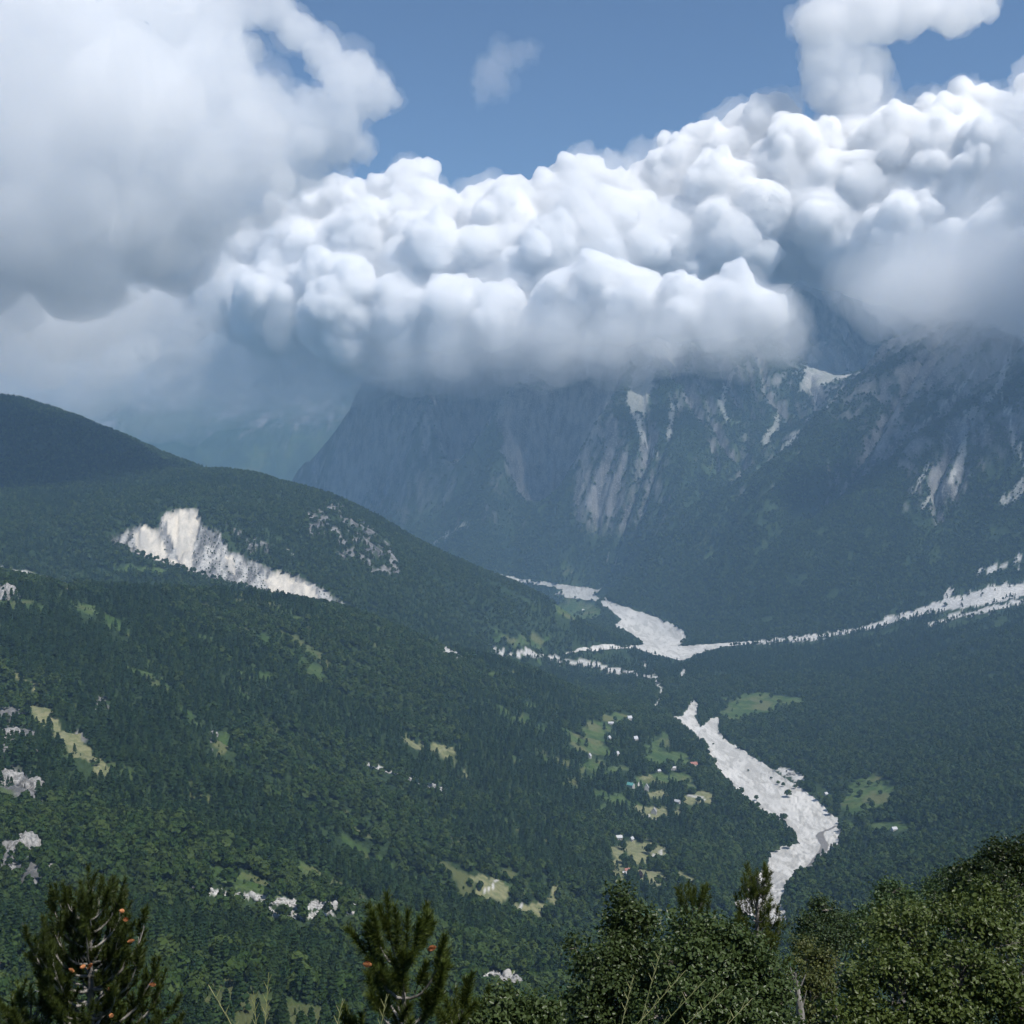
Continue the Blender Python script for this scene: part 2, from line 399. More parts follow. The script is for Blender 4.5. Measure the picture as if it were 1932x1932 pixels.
OUTCROP = [blob(*b) for b in [(14,1385,46,50),(40,1490,46,42),(45,1625,52,46),(15,1122,20,26),(165,1690,28,30),(130,1740,20,20),(150,1395,16,14),(400,1395,20,20),(195,1330,12,20),(230,1880,40,22),(60,1890,40,26)]]
SPECKLE = [area([(585,945),(640,952),(705,1000),(745,1042),(760,1085),(700,1075),(640,1045),(575,1005)]), area([(430,985),(470,1010),(520,1035),(500,1050),(450,1030)])]
ROCKFACE = [area([(690,945),(760,850),(860,760),(930,760),(915,850),(850,950),(760,980)])]
print('outlines', time.time() - T0)

# ------------------------------------------------------------------ materials
class NT:
    def __init__(self, name):
        self.m = bpy.data.materials.new(name); self.m.use_nodes = True
        self.t = self.m.node_tree; self.t.nodes.clear()
        self.out = self.n('ShaderNodeOutputMaterial')
    def n(self, typ, **kw):
        nd = self.t.nodes.new(typ)
        for k, v in kw.items(): setattr(nd, k, v)
        return nd
    def l(self, a, b): self.t.links.new(a, b)
    def val(self, sock, x):
        if hasattr(x, 'is_output') or isinstance(x, bpy.types.NodeSocket): self.l(x, sock)
        elif isinstance(x, (tuple, list)) and len(x) == 3 and sock.type == 'RGBA': sock.default_value = (*x, 1)
        else: sock.default_value = x
    def mix(self, f, a, b, mode='MIX'):
        nd = self.n('ShaderNodeMix', data_type='RGBA', blend_type=mode)
        self.val(nd.inputs[0], f); self.val(nd.inputs[6], a); self.val(nd.inputs[7], b)
        return nd.outputs[2]
    def math(self, op, a, b=0.0, clamp=False):
        nd = self.n('ShaderNodeMath', operation=op, use_clamp=clamp)
        self.val(nd.inputs[0], a); self.val(nd.inputs[1], b)
        return nd.outputs[0]
    def ramp(self, x, lo, hi, a=0.0, b=1.0):
        nd = self.n('ShaderNodeMapRange', interpolation_type='SMOOTHSTEP')
        self.val(nd.inputs[0], x)
        for i, q in zip((1, 2, 3, 4), (lo, hi, a, b)): nd.inputs[i].default_value = q
        return nd.outputs[0]
    def attr(self, name):
        return self.n('ShaderNodeAttribute', attribute_name=name).outputs['Fac']
    def pos(self, sx=1, sy=1, sz=1):
        g = self.n('ShaderNodeNewGeometry'); m = self.n('ShaderNodeMapping')
        self.l(g.outputs['Position'], m.inputs[0]); m.inputs['Scale'].default_value = (sx, sy, sz)
        return m.outputs[0]
    def noise(self, scale, detail=3.0, rough=0.55, vec=None, dist=0.0):
        nd = self.n('ShaderNodeTexNoise'); nd.inputs['Scale'].default_value = scale
        nd.inputs['Detail'].default_value = detail; nd.inputs['Roughness'].default_value = rough; nd.inputs['Distortion'].default_value = dist
        self.l(vec if vec is not None else self.pos(), nd.inputs['Vector'])
        return nd.outputs['Fac']
    def bump(self, h, dist, strength=1.0):
        b = self.n('ShaderNodeBump'); b.inputs['Strength'].default_value = strength; b.inputs['Distance'].default_value = dist
        self.l(h, b.inputs['Height']); return b.outputs[0]
    def diffuse(self, col, normal=None, rough=0.9, spec=0.15):
        p = self.n('ShaderNodeBsdfPrincipled'); self.val(p.inputs['Base Color'], col)
        self.val(p.inputs['Roughness'], rough); p.inputs['Specular IOR Level'].default_value = spec
        if normal is not None: self.l(normal, p.inputs['Normal'])
        self.l(p.outputs[0], self.out.inputs[0]); return p

def mat_land():
    k = NT('land')
    big = k.noise(0.004, 4); mid = k.noise(0.03, 4); fine = k.noise(0.11, 3); tiny = k.noise(0.6, 3)
    # forest floor and, far off, the canopy itself
    forest = k.mix(k.ramp(fine, 0.35, 0.68), (0.012, 0.024, 0.010), (0.030, 0.052, 0.019))
    forest = k.mix(k.ramp(big, 0.4, 0.62), forest, k.mix(0.5, forest, (0.038, 0.060, 0.024)))
    grass = k.mix(k.ramp(mid, 0.35, 0.65), (0.040, 0.075, 0.020), (0.075, 0.110, 0.035))
    grass = k.mix(k.ramp(fine, 0.52, 0.66), grass, (0.036, 0.060, 0.020)); grass = k.mix(k.ramp(k.noise(0.013, 3), 0.48, 0.62), grass, (0.100, 0.110, 0.046))
    dry = k.mix(k.ramp(fine, 0.35, 0.65), (0.125, 0.140, 0.065), (0.20, 0.195, 0.105))
    streak = k.noise(0.02, 5, 0.65, k.pos(1, 0.4, 0.35))
    rock = k.mix(k.ramp(streak, 0.32, 0.66), (0.050, 0.053, 0.052), (0.185, 0.182, 0.178))
    rock = k.mix(k.ramp(fine, 0.45, 0.75), rock, (0.225, 0.22, 0.215))
    scree = k.mix(k.ramp(fine, 0.3, 0.7), (0.34, 0.335, 0.32), (0.50, 0.49, 0.465))
    scar = k.mix(k.ramp(streak, 0.40, 0.62), (0.38, 0.36, 0.325), (0.56, 0.515, 0.44))
    c = forest
    for a, col in (('rock', rock), ('grass', grass), ('dry', dry), ('scree', scree), ('scar', scar)):
        c = k.mix(k.attr(a), c, col)
    c = k.mix(0.35, c, k.mix(tiny, (0.6, 0.6, 0.6), (1.4, 1.4, 1.4)), 'MULTIPLY')
    h = k.math('ADD', k.math('MULTIPLY', fine, 1.0), k.math('MULTIPLY', tiny, 0.15))
    k.diffuse(c, k.bump(h, 6.0, 0.5), 0.95, 0.1)
    return k.m

def mat_gravel():
    k = NT('gravel')
    big = k.noise(0.012, 4, 0.6, k.pos(1, 0.35, 1)); mid = k.noise(0.07, 4, 0.6, k.pos(1, 0.3, 1)); fine = k.noise(0.9, 3)
    c = k.mix(k.ramp(big, 0.35, 0.65), (0.44, 0.43, 0.405), (0.54, 0.525, 0.49))
    c = k.mix(k.ramp(k.noise(0.028, 5, 0.62, k.pos(1, 0.22, 1), 1.2), 0.50, 0.60), c, (0.37, 0.36, 0.335))
    c = k.mix(k.ramp(mid, 0.52, 0.68), c, (0.33, 0.32, 0.295))
    c = k.mix(0.3, c, k.mix(fine, (0.6, 0.6, 0.6), (1.35, 1.35, 1.35)), 'MULTIPLY')
    k.diffuse(c, k.bump(k.math('ADD', mid, k.math('MULTIPLY', fine, 0.1)), 0.5, 0.25), 0.95, 0.1)
    return k.m

def mat_leaf(name, a, b, trans=0.25, scale=0.0, rough=0.6, warm=None, spec=0.25):
    """a..b: leaf colour range from leaf to leaf and tree to tree"""
    k = NT(name)
    info = k.n('ShaderNodeObjectInfo'); g = k.n('ShaderNodeNewGeometry')
    c = k.mix(g.outputs['Random Per Island'], a, b)
    r = info.outputs['Random']
    c = k.mix(k.math('MULTIPLY', k.ramp(r, 0.1, 1.0), 0.75), c, warm or tuple(x * 1.5 for x in b))
    c = k.mix(k.ramp(k.math('FRACT', k.math('MULTIPLY', r, 7.31)), 0.4, 1.0, 0.0, 0.6), c, tuple(x * 0.45 for x in a))
    p = k.n('ShaderNodeBsdfPrincipled'); k.val(p.inputs['Base Color'], c); p.inputs['Roughness'].default_value = rough
    p.inputs['Specular IOR Level'].default_value = spec
    tr = k.n('ShaderNodeBsdfTranslucent'); k.l(k.mix(0.5, c, (1.25, 1.35, 0.6), 'MULTIPLY'), tr.inputs[0])
    ms = k.n('ShaderNodeMixShader'); ms.inputs[0].default_value = trans
    k.l(p.outputs[0], ms.inputs[1]); k.l(tr.outputs[0], ms.inputs[2]); k.l(ms.outputs[0], k.out.inputs[0])
    return k.m

def mat_bark(name, a, b, scale=6.0):
    k = NT(name)
    tc = k.n('ShaderNodeTexCoord'); mp = k.n('ShaderNodeMapping'); k.l(tc.outputs['Object'], mp.inputs[0]); mp.inputs['Scale'].default_value = (1, 1, 0.35)
    n = k.noise(scale, 5, 0.65, mp.outputs[0])
    k.diffuse(k.mix(k.ramp(n, 0.35, 0.65), a, b), k.bump(n, 0.03, 0.9), 0.9, 0.1)
    return k.m

M_LAND = mat_land(); M_GRAVEL = mat_gravel()
M_BROAD = mat_leaf('broad_canopy', (0.022, 0.046, 0.012), (0.046, 0.080, 0.020), 0.14, warm=(0.066, 0.094, 0.026), spec=0.06)
M_PINE = mat_leaf('pine_canopy', (0.014, 0.034, 0.012), (0.028, 0.054, 0.018), 0.08, warm=(0.040, 0.066, 0.020), spec=0.06)
M_BARK = mat_bark('forest_bark', (0.10, 0.085, 0.07), (0.20, 0.18, 0.155), 2.0)

# ------------------------------------------------------------------ what covers the ground
def cover(X, Y, Z):
    """masks on any ground points; outlines get ragged edges"""
    wob = np.clip(Y / 250, 2, 16)
    wx = X + wob * fbm(X / 22, Y / 22, 3, 61); wy = Y + 1.6 * wob * fbm(X / 22, Y / 22, 3, 62)
    def any_(ps):
        r = np.zeros(X.shape, bool)
        for p in ps: r |= in_poly(p, wx, wy)
        return r
    C = {}
    C['river'] = any_(RIVER); C['track'] = any_(TRACK)
    C['wash'] = any_(WASH); C['scar'] = in_poly(SCAR, X + 5 * fbm(X / 15, Y / 15, 3, 61), Y + 9 * fbm(X / 15, Y / 15, 3, 62))
    C['scree'] = any_(SCREE); C['pale'] = any_(PALE)
    w2 = np.clip(Y / 120, 4, 26); wx = X + w2 * fbm(X / 38, Y / 38, 4, 63, 0.6); wy = Y + 1.7 * w2 * fbm(X / 38, Y / 38, 4, 64, 0.6)
    C['grass'] = any_(GRASS); C['dry'] = any_(DRY)
    n = fbm(X / 26, Y / 45, 4, 71, 0.6)
    C['outcrop'] = any_(OUTCROP) & (n > -0.10)
    C['speckle'] = any_(SPECKLE) & (n > -0.02)
    C['face'] = any_(ROCKFACE)
    C['cream'] = np.zeros(X.shape, bool)
    for p in CREAM: C['cream'] |= in_poly(p, X + 5 * fbm(X / 15, Y / 15, 3, 61), Y + 9 * fbm(X / 15, Y / 15, 3, 62))
    C['cream'] &= C['scar']
    return C

CV = cover(GX, GY, GZ)
RK = rockiness(GX, GY, GZ)
dzy = np.gradient(GZ, axis=1) / np.gradient(GY, axis=1)
dzx = np.gradient(GZ, axis=0) / (np.gradient(GX, axis=0))
SLOPE = np.hypot(np.clip(dzx, -4, 4), np.clip(dzy, -4, 4))
n1 = fbm(GX / 260, GY / 420, 4, 81, 0.6)
n2 = fbm(GX / 55, GY / 90, 4, 82, 0.65)
bare = sstep(0.40, 0.95, SLOPE * 0.42 + n1 * 0.55 + n2 * 0.55 + sstep(-150, 800, GZ) * 0.65 - 0.32) * sstep(0.15, 0.6, RK)
bare = np.maximum(bare, CV['face'] * sstep(-0.1, 0.25, n2 + 0.05) * 0.5)
m_rock = np.maximum(bare, (CV['outcrop'] | CV['speckle'] | CV['scar']) * 1.0)
m_scree = np.maximum((CV['scree'] * np.where(GY > 4500, 0.55, 1.0)), np.maximum((CV['wash'] | CV['track']) * 1.0, CV['pale'] * 0.5))
m_scree = np.maximum(m_scree, (CV['scar'] & ~CV['cream']) * sstep(-0.3, 0.25, fbm(GX / 12, GY / 60, 3, 87)) * 0.75)
m_scree = np.maximum(m_scree, 0.12 * sstep(0.25, 0.5, fbm((GX + 0.5 * GY) / 90, GY / 700, 4, 85, 0.6)) * sstep(0.5, 0.9, bare))
FAR_GREEN = sstep(0.05, 0.35, fbm(GX / 330, GY / 500, 4, 83)) * sstep(4600, 5200, GY) * 0.35 * (1 - bare)

# scar: sharp gullies cut into the slope
gl = np.abs(fbm((GX * 0.9 + GY * 0.25) / 26, GY / 160, 3, 91, 0.5))
GZ0 = GZ.copy()
GZ = GZ - CV['scar'] * (4 + 14 * (1 - gl * 2.2))
GZ = GZ + (m_rock * (1 - RK)) * (4.5 * fbm(GX / 14, GY / 14, 3, 93, 0.6, ridged=True))

GZ = GZ - 2.5 * CV['river']                     # the gravel sheets lie in a shallow channel
nu, ny = GX.shape
cu = UG[:, None] + 0 * GX
yb = np.interp(cu, [0, 150, 400, 640, 820, 930, 1100, 1160], [2400, 2550, 2680, 2850, 3050, 3400, 4100, 4300])
REG = np.full(GX.shape, 5)                                      # valley
REG[(cu < 1380) & (GY < np.minimum(yb, 2900 + 0 * yb)) & (cu < 1290)] = 0
REG[(GY < yb) & (cu < 930)] = 0
REG[(GY >= yb) & (GY < 6000) & (cu < np.interp(GY, [3000, 3800, 4300, 5000, 6000], [930, 930, 1000, 1130, 1100]))] = 1
REG[(GY > 4900) & (GY < 9900) & (REG != 1) & (GZ > -700)] = 2
REG[(GY > 4330) & (GY < 9900) & (cu > np.interp(GY, [4300, 5200, 6200, 7000, 9900], [1500, 1420, 1440, 1520, 1560])) & (GZ > -690)] = 3
REG[GY >= 9900] = 4
names = [('hillside', 'steep wooded hillside falling from the left edge to the gravel river'), ('ridge', 'dark wooded ridge with the bare white scar above the side valley'),
         ('mountain', 'hazy rock massif with wooded foot in the middle under the cloud bank'), ('mountain', 'rocky mountain with pale scree gullies at the right edge'),
         ('far_mountains', 'blue hazy mountain range closing the valley at far left'), ('valley_floor', 'wooded valley floor along both sides of the gravel river')]
ids = np.arange(nu * ny).reshape(nu, ny)
quads = np.stack([ids[:-1, :-1], ids[1:, :-1], ids[1:, 1:], ids[:-1, 1:]], -1).reshape(-1, 4)
qreg = REG[:-1, :-1].ravel()
VV = np.stack([GX, GY, GZ], -1).reshape(-1, 3)
UNDER = 0.75 * sstep(0.34, 0.46, fbm(GX / 60, GY / 60, 3, 121)) * (REG == 0)
masks = {'rock': m_rock, 'grass': np.maximum(np.maximum(CV['grass'] * 1.0, UNDER), FAR_GREEN), 'dry': CV['dry'] * 1.0, 'scree': m_scree, 'scar': CV['cream'] * 1.0}
for r, (nm, lab) in enumerate(names):
    q = quads[qreg == r]
    used, inv = np.unique(q, return_inverse=True)
    me = fast_mesh(nm, VV[used], inv.reshape(-1, 4), True)
    for a, arr in masks.items(): add_attr(me, a, arr.ravel()[used])
    o = new_obj(nm, me, M_LAND); tag(o, lab, kind='structure')
# the camera's own slope
gx, gy = np.meshgrid(np.linspace(-45, 60, 140), np.linspace(-12, 70, 110), indexing='ij')
gz = height(gx, np.maximum(gy, 0.01)) - 0.12 * sstep(38, 50, gy) - 0.3 * sstep(50, 70, gy)
i_ = np.arange(gx.size).reshape(gx.shape)
me = fast_mesh('near_slope', np.stack([gx, gy, gz], -1).reshape(-1, 3), np.stack([i_[:-1, :-1], i_[1:, :-1], i_[1:, 1:], i_[:-1, 1:]], -1).reshape(-1, 4), True)
for a in masks: add_attr(me, a, np.full(gx.size, 0.6 if a == 'grass' else 0.0))
tag(new_obj('near_slope', me, M_LAND), 'grassy slope falling away at the feet of the viewer', kind='structure')
print('land built', time.time() - T0)

# ------------------------------------------------------------------ river beds: their own sheets of gravel
def bed(name, label, polys, u0, u1, v0, v1, du=1.1, dv=0.9, lift=-0.6, ragged=(4.5, 34), y0=1200.0):
    us = np.arange(u0, u1, du); vs = np.arange(v0, v1, dv)
    ys = np.zeros((len(us), len(vs)))
    for i, u in enumerate(us):
        fu = (u - UG[0]) / (UG[1] - UG[0]); k = int(fu); a = fu - k
        j0 = int(np.searchsorted(YG, y0)); col = np.minimum.accumulate((GV[k] * (1 - a) + GV[k + 1] * a)[j0:])
        ys[i] = np.interp(-vs, -col, YG[j0:])
    X = (us[:, None] - CU) / FPX * ys
    ok = np.zeros(X.shape, bool)
    wx = X + ragged[0] * fbm(X / ragged[1], ys / ragged[1], 3, 61); wy = ys + 1.8 * ragged[0] * fbm(X / ragged[1], ys / ragged[1], 3, 62)
    for p in polys: ok |= in_poly(p, wx, wy)
    Z = ground(X, ys) + 2.5 + lift + 0.15 * fbm(X / 18, ys / 30, 3, 95)
    ids = np.arange(X.size).reshape(X.shape)
    q = np.stack([ids[:-1, 1:], ids[1:, 1:], ids[1:, :-1], ids[:-1, :-1]], -1)
    keep = ok[:-1, :-1] & ok[1:, :-1] & ok[1:, 1:] & ok[:-1, 1:]
    keep &= (ys[:-1, :-1] - ys[:-1, 1:]) < np.where(ys[:-1, :-1] > 4900, 70, 120)
    q = q[keep]
    used, inv = np.unique(q, return_inverse=True)
    V = np.stack([X, ys, Z], -1).reshape(-1, 3)[used]
    o = new_obj(name, fast_mesh(name, V, inv.reshape(-1, 4), True), M_GRAVEL)
    tag(o, label, kind='structure'); return o
bed('river_bed', 'broad pale gravel river bed winding through the near valley', RIVER[:1], 1255, 1600, 1755, 1312, 1.1, -0.9)
bed('river_bed', 'bright gravel river bed spreading at the far valley junction', RIVER[1:2], 1035, 1450, 1252, 1125, 1.1, -0.5, y0=3600)
bed('river_bed', 'narrow far arm of the gravel river vanishing behind the ridge', RIVER[2:], 920, 1170, 1145, 1078, 1.1, -0.5, lift=-0.2, y0=4950)
print('beds', time.time() - T0)

# ------------------------------------------------------------------ forest trees
def unit(n, r):
    d = r.normal(size=(n, 3)); return d / np.linalg.norm(d, axis=1)[:, None]
def cards(P, N, size, r, asp=1.0, fold=0.0):
    """small leaf-clump faces: centres P, facing N; returns V, F (4 corners each)"""
    n = len(P)
    t = np.cross(N, unit(n, r)); t /= np.linalg.norm(t, axis=1)[:, None] + 1e-9
    b = np.cross(N, t)
    s = (size * r.uniform(0.65, 1.35, n))[:, None]
    j = lambda: r.uniform(0.7, 1.2, (n, 1))
    V = np.stack([P - t * s * j() * asp, P - b * s * j() - N * s * fold, P + t * s * j() * asp, P + b * s * j() - N * s * fold], 1)
    return V.reshape(-1, 3), np.arange(4 * n).reshape(n, 4)
def broad_crown(n, seed, size=0.11, h=1.0, w=0.42, base=0.18):
    """crown of a broadleaf tree of height 1, from lobes round a few limbs"""
    r = np.random.default_rng(seed)
    k = 9
    lob = []
    for i in range(k):
        a = i * 2.4 + r.uniform(-.4, .4); q = (i + 0.5) / k
        rad = w * 0.62 * math.sin(math.pi * min(0.15 + 0.78 * q, 1)) * r.uniform(.7, 1.1)
        lob.append((math.cos(a) * rad, math.sin(a) * rad, base + (h - base) * (0.22 + 0.62 * q), w * r.uniform(.38, .56) * (1.0 - 0.35 * q)))
    lob.append((0, 0, h - 0.2, w * 0.42)); lob.append((0, 0, 0.55, w * 0.7))
    lob = np.array(lob)
    pick = r.choice(len(lob), n, p=lob[:, 3] ** 2 / (lob[:, 3] ** 2).sum())
    d = unit(n, r); d[:, 2] = np.where(r.random(n) < 0.6, np.abs(d[:, 2]), d[:, 2])
    P = lob[pick, :3] + d * lob[pick, 3:4] * r.uniform(.7, 1.05, (n, 1)) * np.array([1, 1, .85])
    N = d + 0.55 * unit(n, r); N /= np.linalg.norm(N, axis=1)[:, None]
    return cards(P, N, size, r)
def pine_crown(n, seed, size=0.075, w=0.27, base=0.12):
    r = np.random.default_rng(seed)
    q = r.random(n) ** 0.75                                  # 0 foot .. 1 tip
    q = np.sort(q); whorl = np.round(q * 9) / 9 * 0.7 + q * 0.3
    prof = (1 - whorl) ** 0.75 * (0.75 + 0.25 * np.cos(whorl * 57))
    a = r.uniform(0, 6.283, n); arm = np.sin(3 * a + whorl * 40) * 0.18 + 0.9
    rr = w * prof * arm * r.uniform(.45, 1.0, n) ** 0.5 + 0.01
    P = np.c_[np.cos(a) * rr, np.sin(a) * rr, base + (1 - base) * whorl - rr * 0.25]
    N = np.c_[np.cos(a) * .7, np.sin(a) * .7, np.full(n, .75)] + 0.45 * unit(n, r); N /= np.linalg.norm(N, axis=1)[:, None]
    return cards(P, N, size, r)
def trunk_mesh(name, r0, h, seed, limbs=5, reach=0.25):
    """tapered trunk with limbs, height h"""
    r = np.random.default_rng(seed); V = []; F = []
    def tube(a, b, ra, rb, s=5):
        a = np.array(a, float); b = np.array(b, float); d = b - a; d /= np.linalg.norm(d); x = np.cross(d, (0.3, 0.9, 0.1)); x /= np.linalg.norm(x); y = np.cross(d, x)
        k = len(V)
        for c, q in ((a, ra), (b, rb)):
            for i in range(s):
                t = i * 6.2832 / s; V.append(c + q * (math.cos(t) * x + math.sin(t) * y))
        for i in range(s): F.append((k + i, k + (i + 1) % s, k + s + (i + 1) % s, k + s + i))
    p = np.array([0, 0, -0.06]); 
    for i in range(3):
        e = np.array([r.uniform(-.02, .02), r.uniform(-.02, .02), h * (i + 1) / 3]); tube(p, e, r0 * (1 - i / 3.4), r0 * (1 - (i + 1) / 3.4)); p = e
    for i in range(limbs):
        a = i * 2.4 + r.uniform(-.3, .3); z = h * (0.4 + 0.5 * i / limbs)
        tube((0, 0, z), (math.cos(a) * reach * (1 - .4 * i / limbs), math.sin(a) * reach * (1 - .4 * i / limbs), z + 0.14), r0 * .45, r0 * .12, 4)
    return fast_mesh(name, np.array(V), np.array(F), True)
PROTO = bpy.data.collections.new('canopy_sources')
def proto(name, parts):
    V = []; F = []; n = 0
    for v, f in parts: V.append(v); F.append(f + n); n += len(v)
    return fast_mesh(name, np.concatenate(V), np.concatenate(F))
CROWN = {'broad': [proto('crown', [broad_crown(230, 100 + i, 0.085, w=0.36 + 0.05 * (i % 3))]) for i in range(5)],
         'pine': [proto('crown', [pine_crown(230, 200 + i, 0.062, w=0.25 + 0.03 * (i % 3))]) for i in range(4)]}
TRUNK = {'broad': trunk_mesh('trunk', 0.022, 0.8, 5), 'pine': trunk_mesh('trunk', 0.016, 0.95, 6, 6, 0.16)}
for k_, mt in (('broad', M_BROAD), ('pine', M_PINE)):
    for me in CROWN[k_]: me.materials.append(mt)
    TRUNK[k_].materials.append(M_BARK)
nproto = 0
for i in range(4):
    me = proto('canopy_%d' % nproto, [broad_crown(130, 300 + i, 0.12, w=0.36 + 0.05 * (i % 3))]); me.materials.append(M_BROAD)
    PROTO.objects.link(bpy.data.objects.new('canopy_%d' % nproto, me)); nproto += 1
for i in range(3):
    me = proto('canopy_%d' % nproto, [pine_crown(130, 400 + i, 0.085, w=0.26 + 0.03 * (i % 3))]); me.materials.append(M_PINE)
    PROTO.objects.link(bpy.data.objects.new('canopy_%d' % nproto, me)); nproto += 1

def gn_forest():
    g = bpy.data.node_groups.new('canopy', 'GeometryNodeTree')
    g.interface.new_socket('Geometry', in_out='INPUT', socket_type='NodeSocketGeometry')
    g.interface.new_socket('Geometry', in_out='OUTPUT', socket_type='NodeSocketGeometry')
    N = g.nodes.new; L = g.links.new
    gi = N('NodeGroupInput'); go = N('NodeGroupOutput'); ip = N('GeometryNodeInstanceOnPoints'); ci = N('GeometryNodeCollectionInfo')
    ci.inputs[0].default_value = PROTO; ci.inputs[1].default_value = True; ci.inputs[2].default_value = True
    ip.inputs['Pick Instance'].default_value = True
    def na(name, typ):
        a = N('GeometryNodeInputNamedAttribute'); a.data_type = typ; a.inputs[0].default_value = name; return a.outputs[0]
    L(gi.outputs[0], ip.inputs['Points']); L(ci.outputs[0], ip.inputs['Instance']); L(na('variant', 'INT'), ip.inputs['Instance Index'])
    ce = N('ShaderNodeCombineXYZ'); L(na('turn', 'FLOAT'), ce.inputs[2]); e2 = N('FunctionNodeEulerToRotation'); L(ce.outputs[0], e2.inputs[0])
    L(e2.outputs[0], ip.inputs['Rotation'])
    cs = N('ShaderNodeCombineXYZ'); w = na('wide', 'FLOAT'); L(w, cs.inputs[0]); L(w, cs.inputs[1]); L(na('tall', 'FLOAT'), cs.inputs[2]); L(cs.outputs[0], ip.inputs['Scale'])
    L(ip.outputs[0], go.inputs[0])
    return g
GN = gn_forest()

def grid_pts(y0, y1, cell, seed):
    r = np.random.default_rng(seed)
    xm0, xm1 = (UG[0] + 8 - CU) / FPX * y1, (UG[-1] - 8 - CU) / FPX * y1
    x, y = np.meshgrid(np.arange(xm0, xm1, cell), np.arange(y0, y1, cell), indexing='ij')
    x = x.ravel() + r.uniform(-.48, .48, x.size) * cell; y = y.ravel() + r.uniform(-.48, .48, y.size) * cell
    u = x / y * FPX + CU
    k = (u > UG[0] + 6) & (u < UG[-1] - 6)
    return x[k], y[k]
pts = [grid_pts(430, 1300, 8.2, 1), grid_pts(1300, 3000, 9.6, 2), grid_pts(3000, 5200, 10.5, 3), grid_pts(5200, 8300, 13.0, 4)]
TX = np.concatenate([p[0] for p in pts]); TY = np.concatenate([p[1] for p in pts])
TZ = ground(TX, TY)
TUU = TX / TY * FPX + CU
r_ = np.random.default_rng(77)
tall = r_.uniform(9.0, 18.5, len(TX)) * np.where(TY > 5200, 1.15, 1.0)
HOUSE_SPOTS = [(1188,1358),(1153,1367),(1149,1398),(1199,1397),(1112,1430),(1164,1426),(1308,1446),(1273,1453),(1243,1456),(1190,1485),(1220,1491),(1234,1535),(1278,1515),(1168,1583),(1180,1652),(1184,1645),(1192,1586),(1558,1500),(1687,1567),(1100,1152)]
# what the land allows
C = cover(TX, TY, TZ)
clear = C['river'] | C['wash'] | C['track'] | C['grass'] | C['dry'] | C['pale'] | C['cream']
# clearings keep their near edge open: no trunk where its crown would stand before them
ysh = TY + 0.65 * tall / np.clip(-TZ / TY, 0.06, 1); C2 = cover(TX * ysh / TY, ysh, TZ)
clear |= (C2['river'] | C2['grass'] | C2['dry'] | C2['track'] | (C2['scree'] & (TY < 2500))) & (r_.random(len(TX)) < 0.9)
clear |= C2['wash'] & (r_.random(len(TX)) < 0.92)
thin = C['scree'] | C['scar'] | C['outcrop'] | C['speckle'] | C['face']
fu_ = np.clip((TUU - UG[0]) / (UG[1] - UG[0]), 0, len(UG) - 1).astype(int); fy_ = np.clip(np.searchsorted(YG, TY), 0, len(YG) - 1)
bareT = bare[fu_, fy_]; visT = VIS[fu_, np.maximum(fy_ - 1, 0)]
rowtop = HORIZON - (TZ + tall * 1.4) / TY * FPX
keep = ~clear & (r_.random(len(TX)) > bareT * 1.3) & (rowtop < visT + 1.5)
keep &= ~(thin & (r_.random(len(TX)) > np.where(C['scar'], 0.5, 0.30)))
lone = (C['grass'] | C['dry']) & (r_.random(len(TX)) < 0.035) & (rowtop < visT + 1)
lone |= (C['wash'] & (TY > 3000)) & (r_.random(len(TX)) < 0.08)
keep |= lone
# natural gaps and stand structure
dn = fbm(TX / 60, TY / 60, 3, 121)
gap = dn > 0.38
keep &= lone | ~(gap & (r_.random(len(TX)) < 0.8))
REGT = REG[fu_, fy_]
shrub = (gap | ((C['grass'] | C['dry'] | clear) & ~(C['river'] | C['track'] | C['cream']))) & (REGT == 0) & ~keep & (r_.random(len(TX)) < np.where(C['dry'], 0.06, 0.28)) & (TY < 2300)
tall = np.where(shrub, r_.uniform(2.2, 5.0, len(TX)), tall); keep |= shrub
for hs_u, hs_v in HOUSE_SPOTS:                   # gardens: nothing tall right before a house
    hx, hy, hz_ = spot(hs_u, hs_v); keep &= ~((np.abs(TX - hx * TY / hy) < 8) & (TY > hy - 42) & (TY < hy + 7))
keep &= TUU > -400
keep &= TUU < 2330
stand = fbm(TX / 240, TY / 240, 3, 131)
ppine = np.select([REGT == 0, REGT == 1, REGT >= 2], [0.5 + 2.2 * stand, 0.35 + 1.2 * stand, 0.10 + 0.6 * stand], 0.1)
ppine = np.where((TY > 3700) & (TY < 4350) & (TUU > 1000) & (TUU < 1932), 0.85, ppine)      # dark pines on the gravel flats
is_pine = r_.random(len(TX)) < ppine
tall *= np.where(C['outcrop'] | C['scree'], 0.6, np.where(C['scar'], 0.35, 1.0)) * (1 + 0.25 * stand)
wide = tall * np.where(is_pine, r_.uniform(.85, 1.25, len(TX)), r_.uniform(.85, 1.3, len(TX)))
idx = np.nonzero(keep)[0]
inframe = idx[(TUU[idx] > -5) & (TUU[idx] < 1937) & (HORIZON - (TZ[idx] + tall[idx]) / TY[idx] * FPX < 1932)]
single = {}
for kind, sel in (('pine', is_pine), ('broad', ~is_pine)):
    c = inframe[sel[inframe]]
    single[kind] = c[np.argsort(-(tall[c] / TY[c]))][:290]
solo = np.zeros(len(TX), bool)
for k_ in single: solo[single[k_]] = True
print('trees', len(idx), time.time() - T0)
nv = 0
stuff = [('hillside_forest', 'dense mixed forest covering the left hillside', REGT == 0), ('ridge_forest', 'dark forest covering the ridge with the white scar', REGT == 1),
         ('mountain_forest', 'distant forest at the foot of the mountains', (REGT == 2) | (REGT == 3) | (REGT == 4)), ('valley_forest', 'green forest on the valley floor beside the river', REGT == 5)]
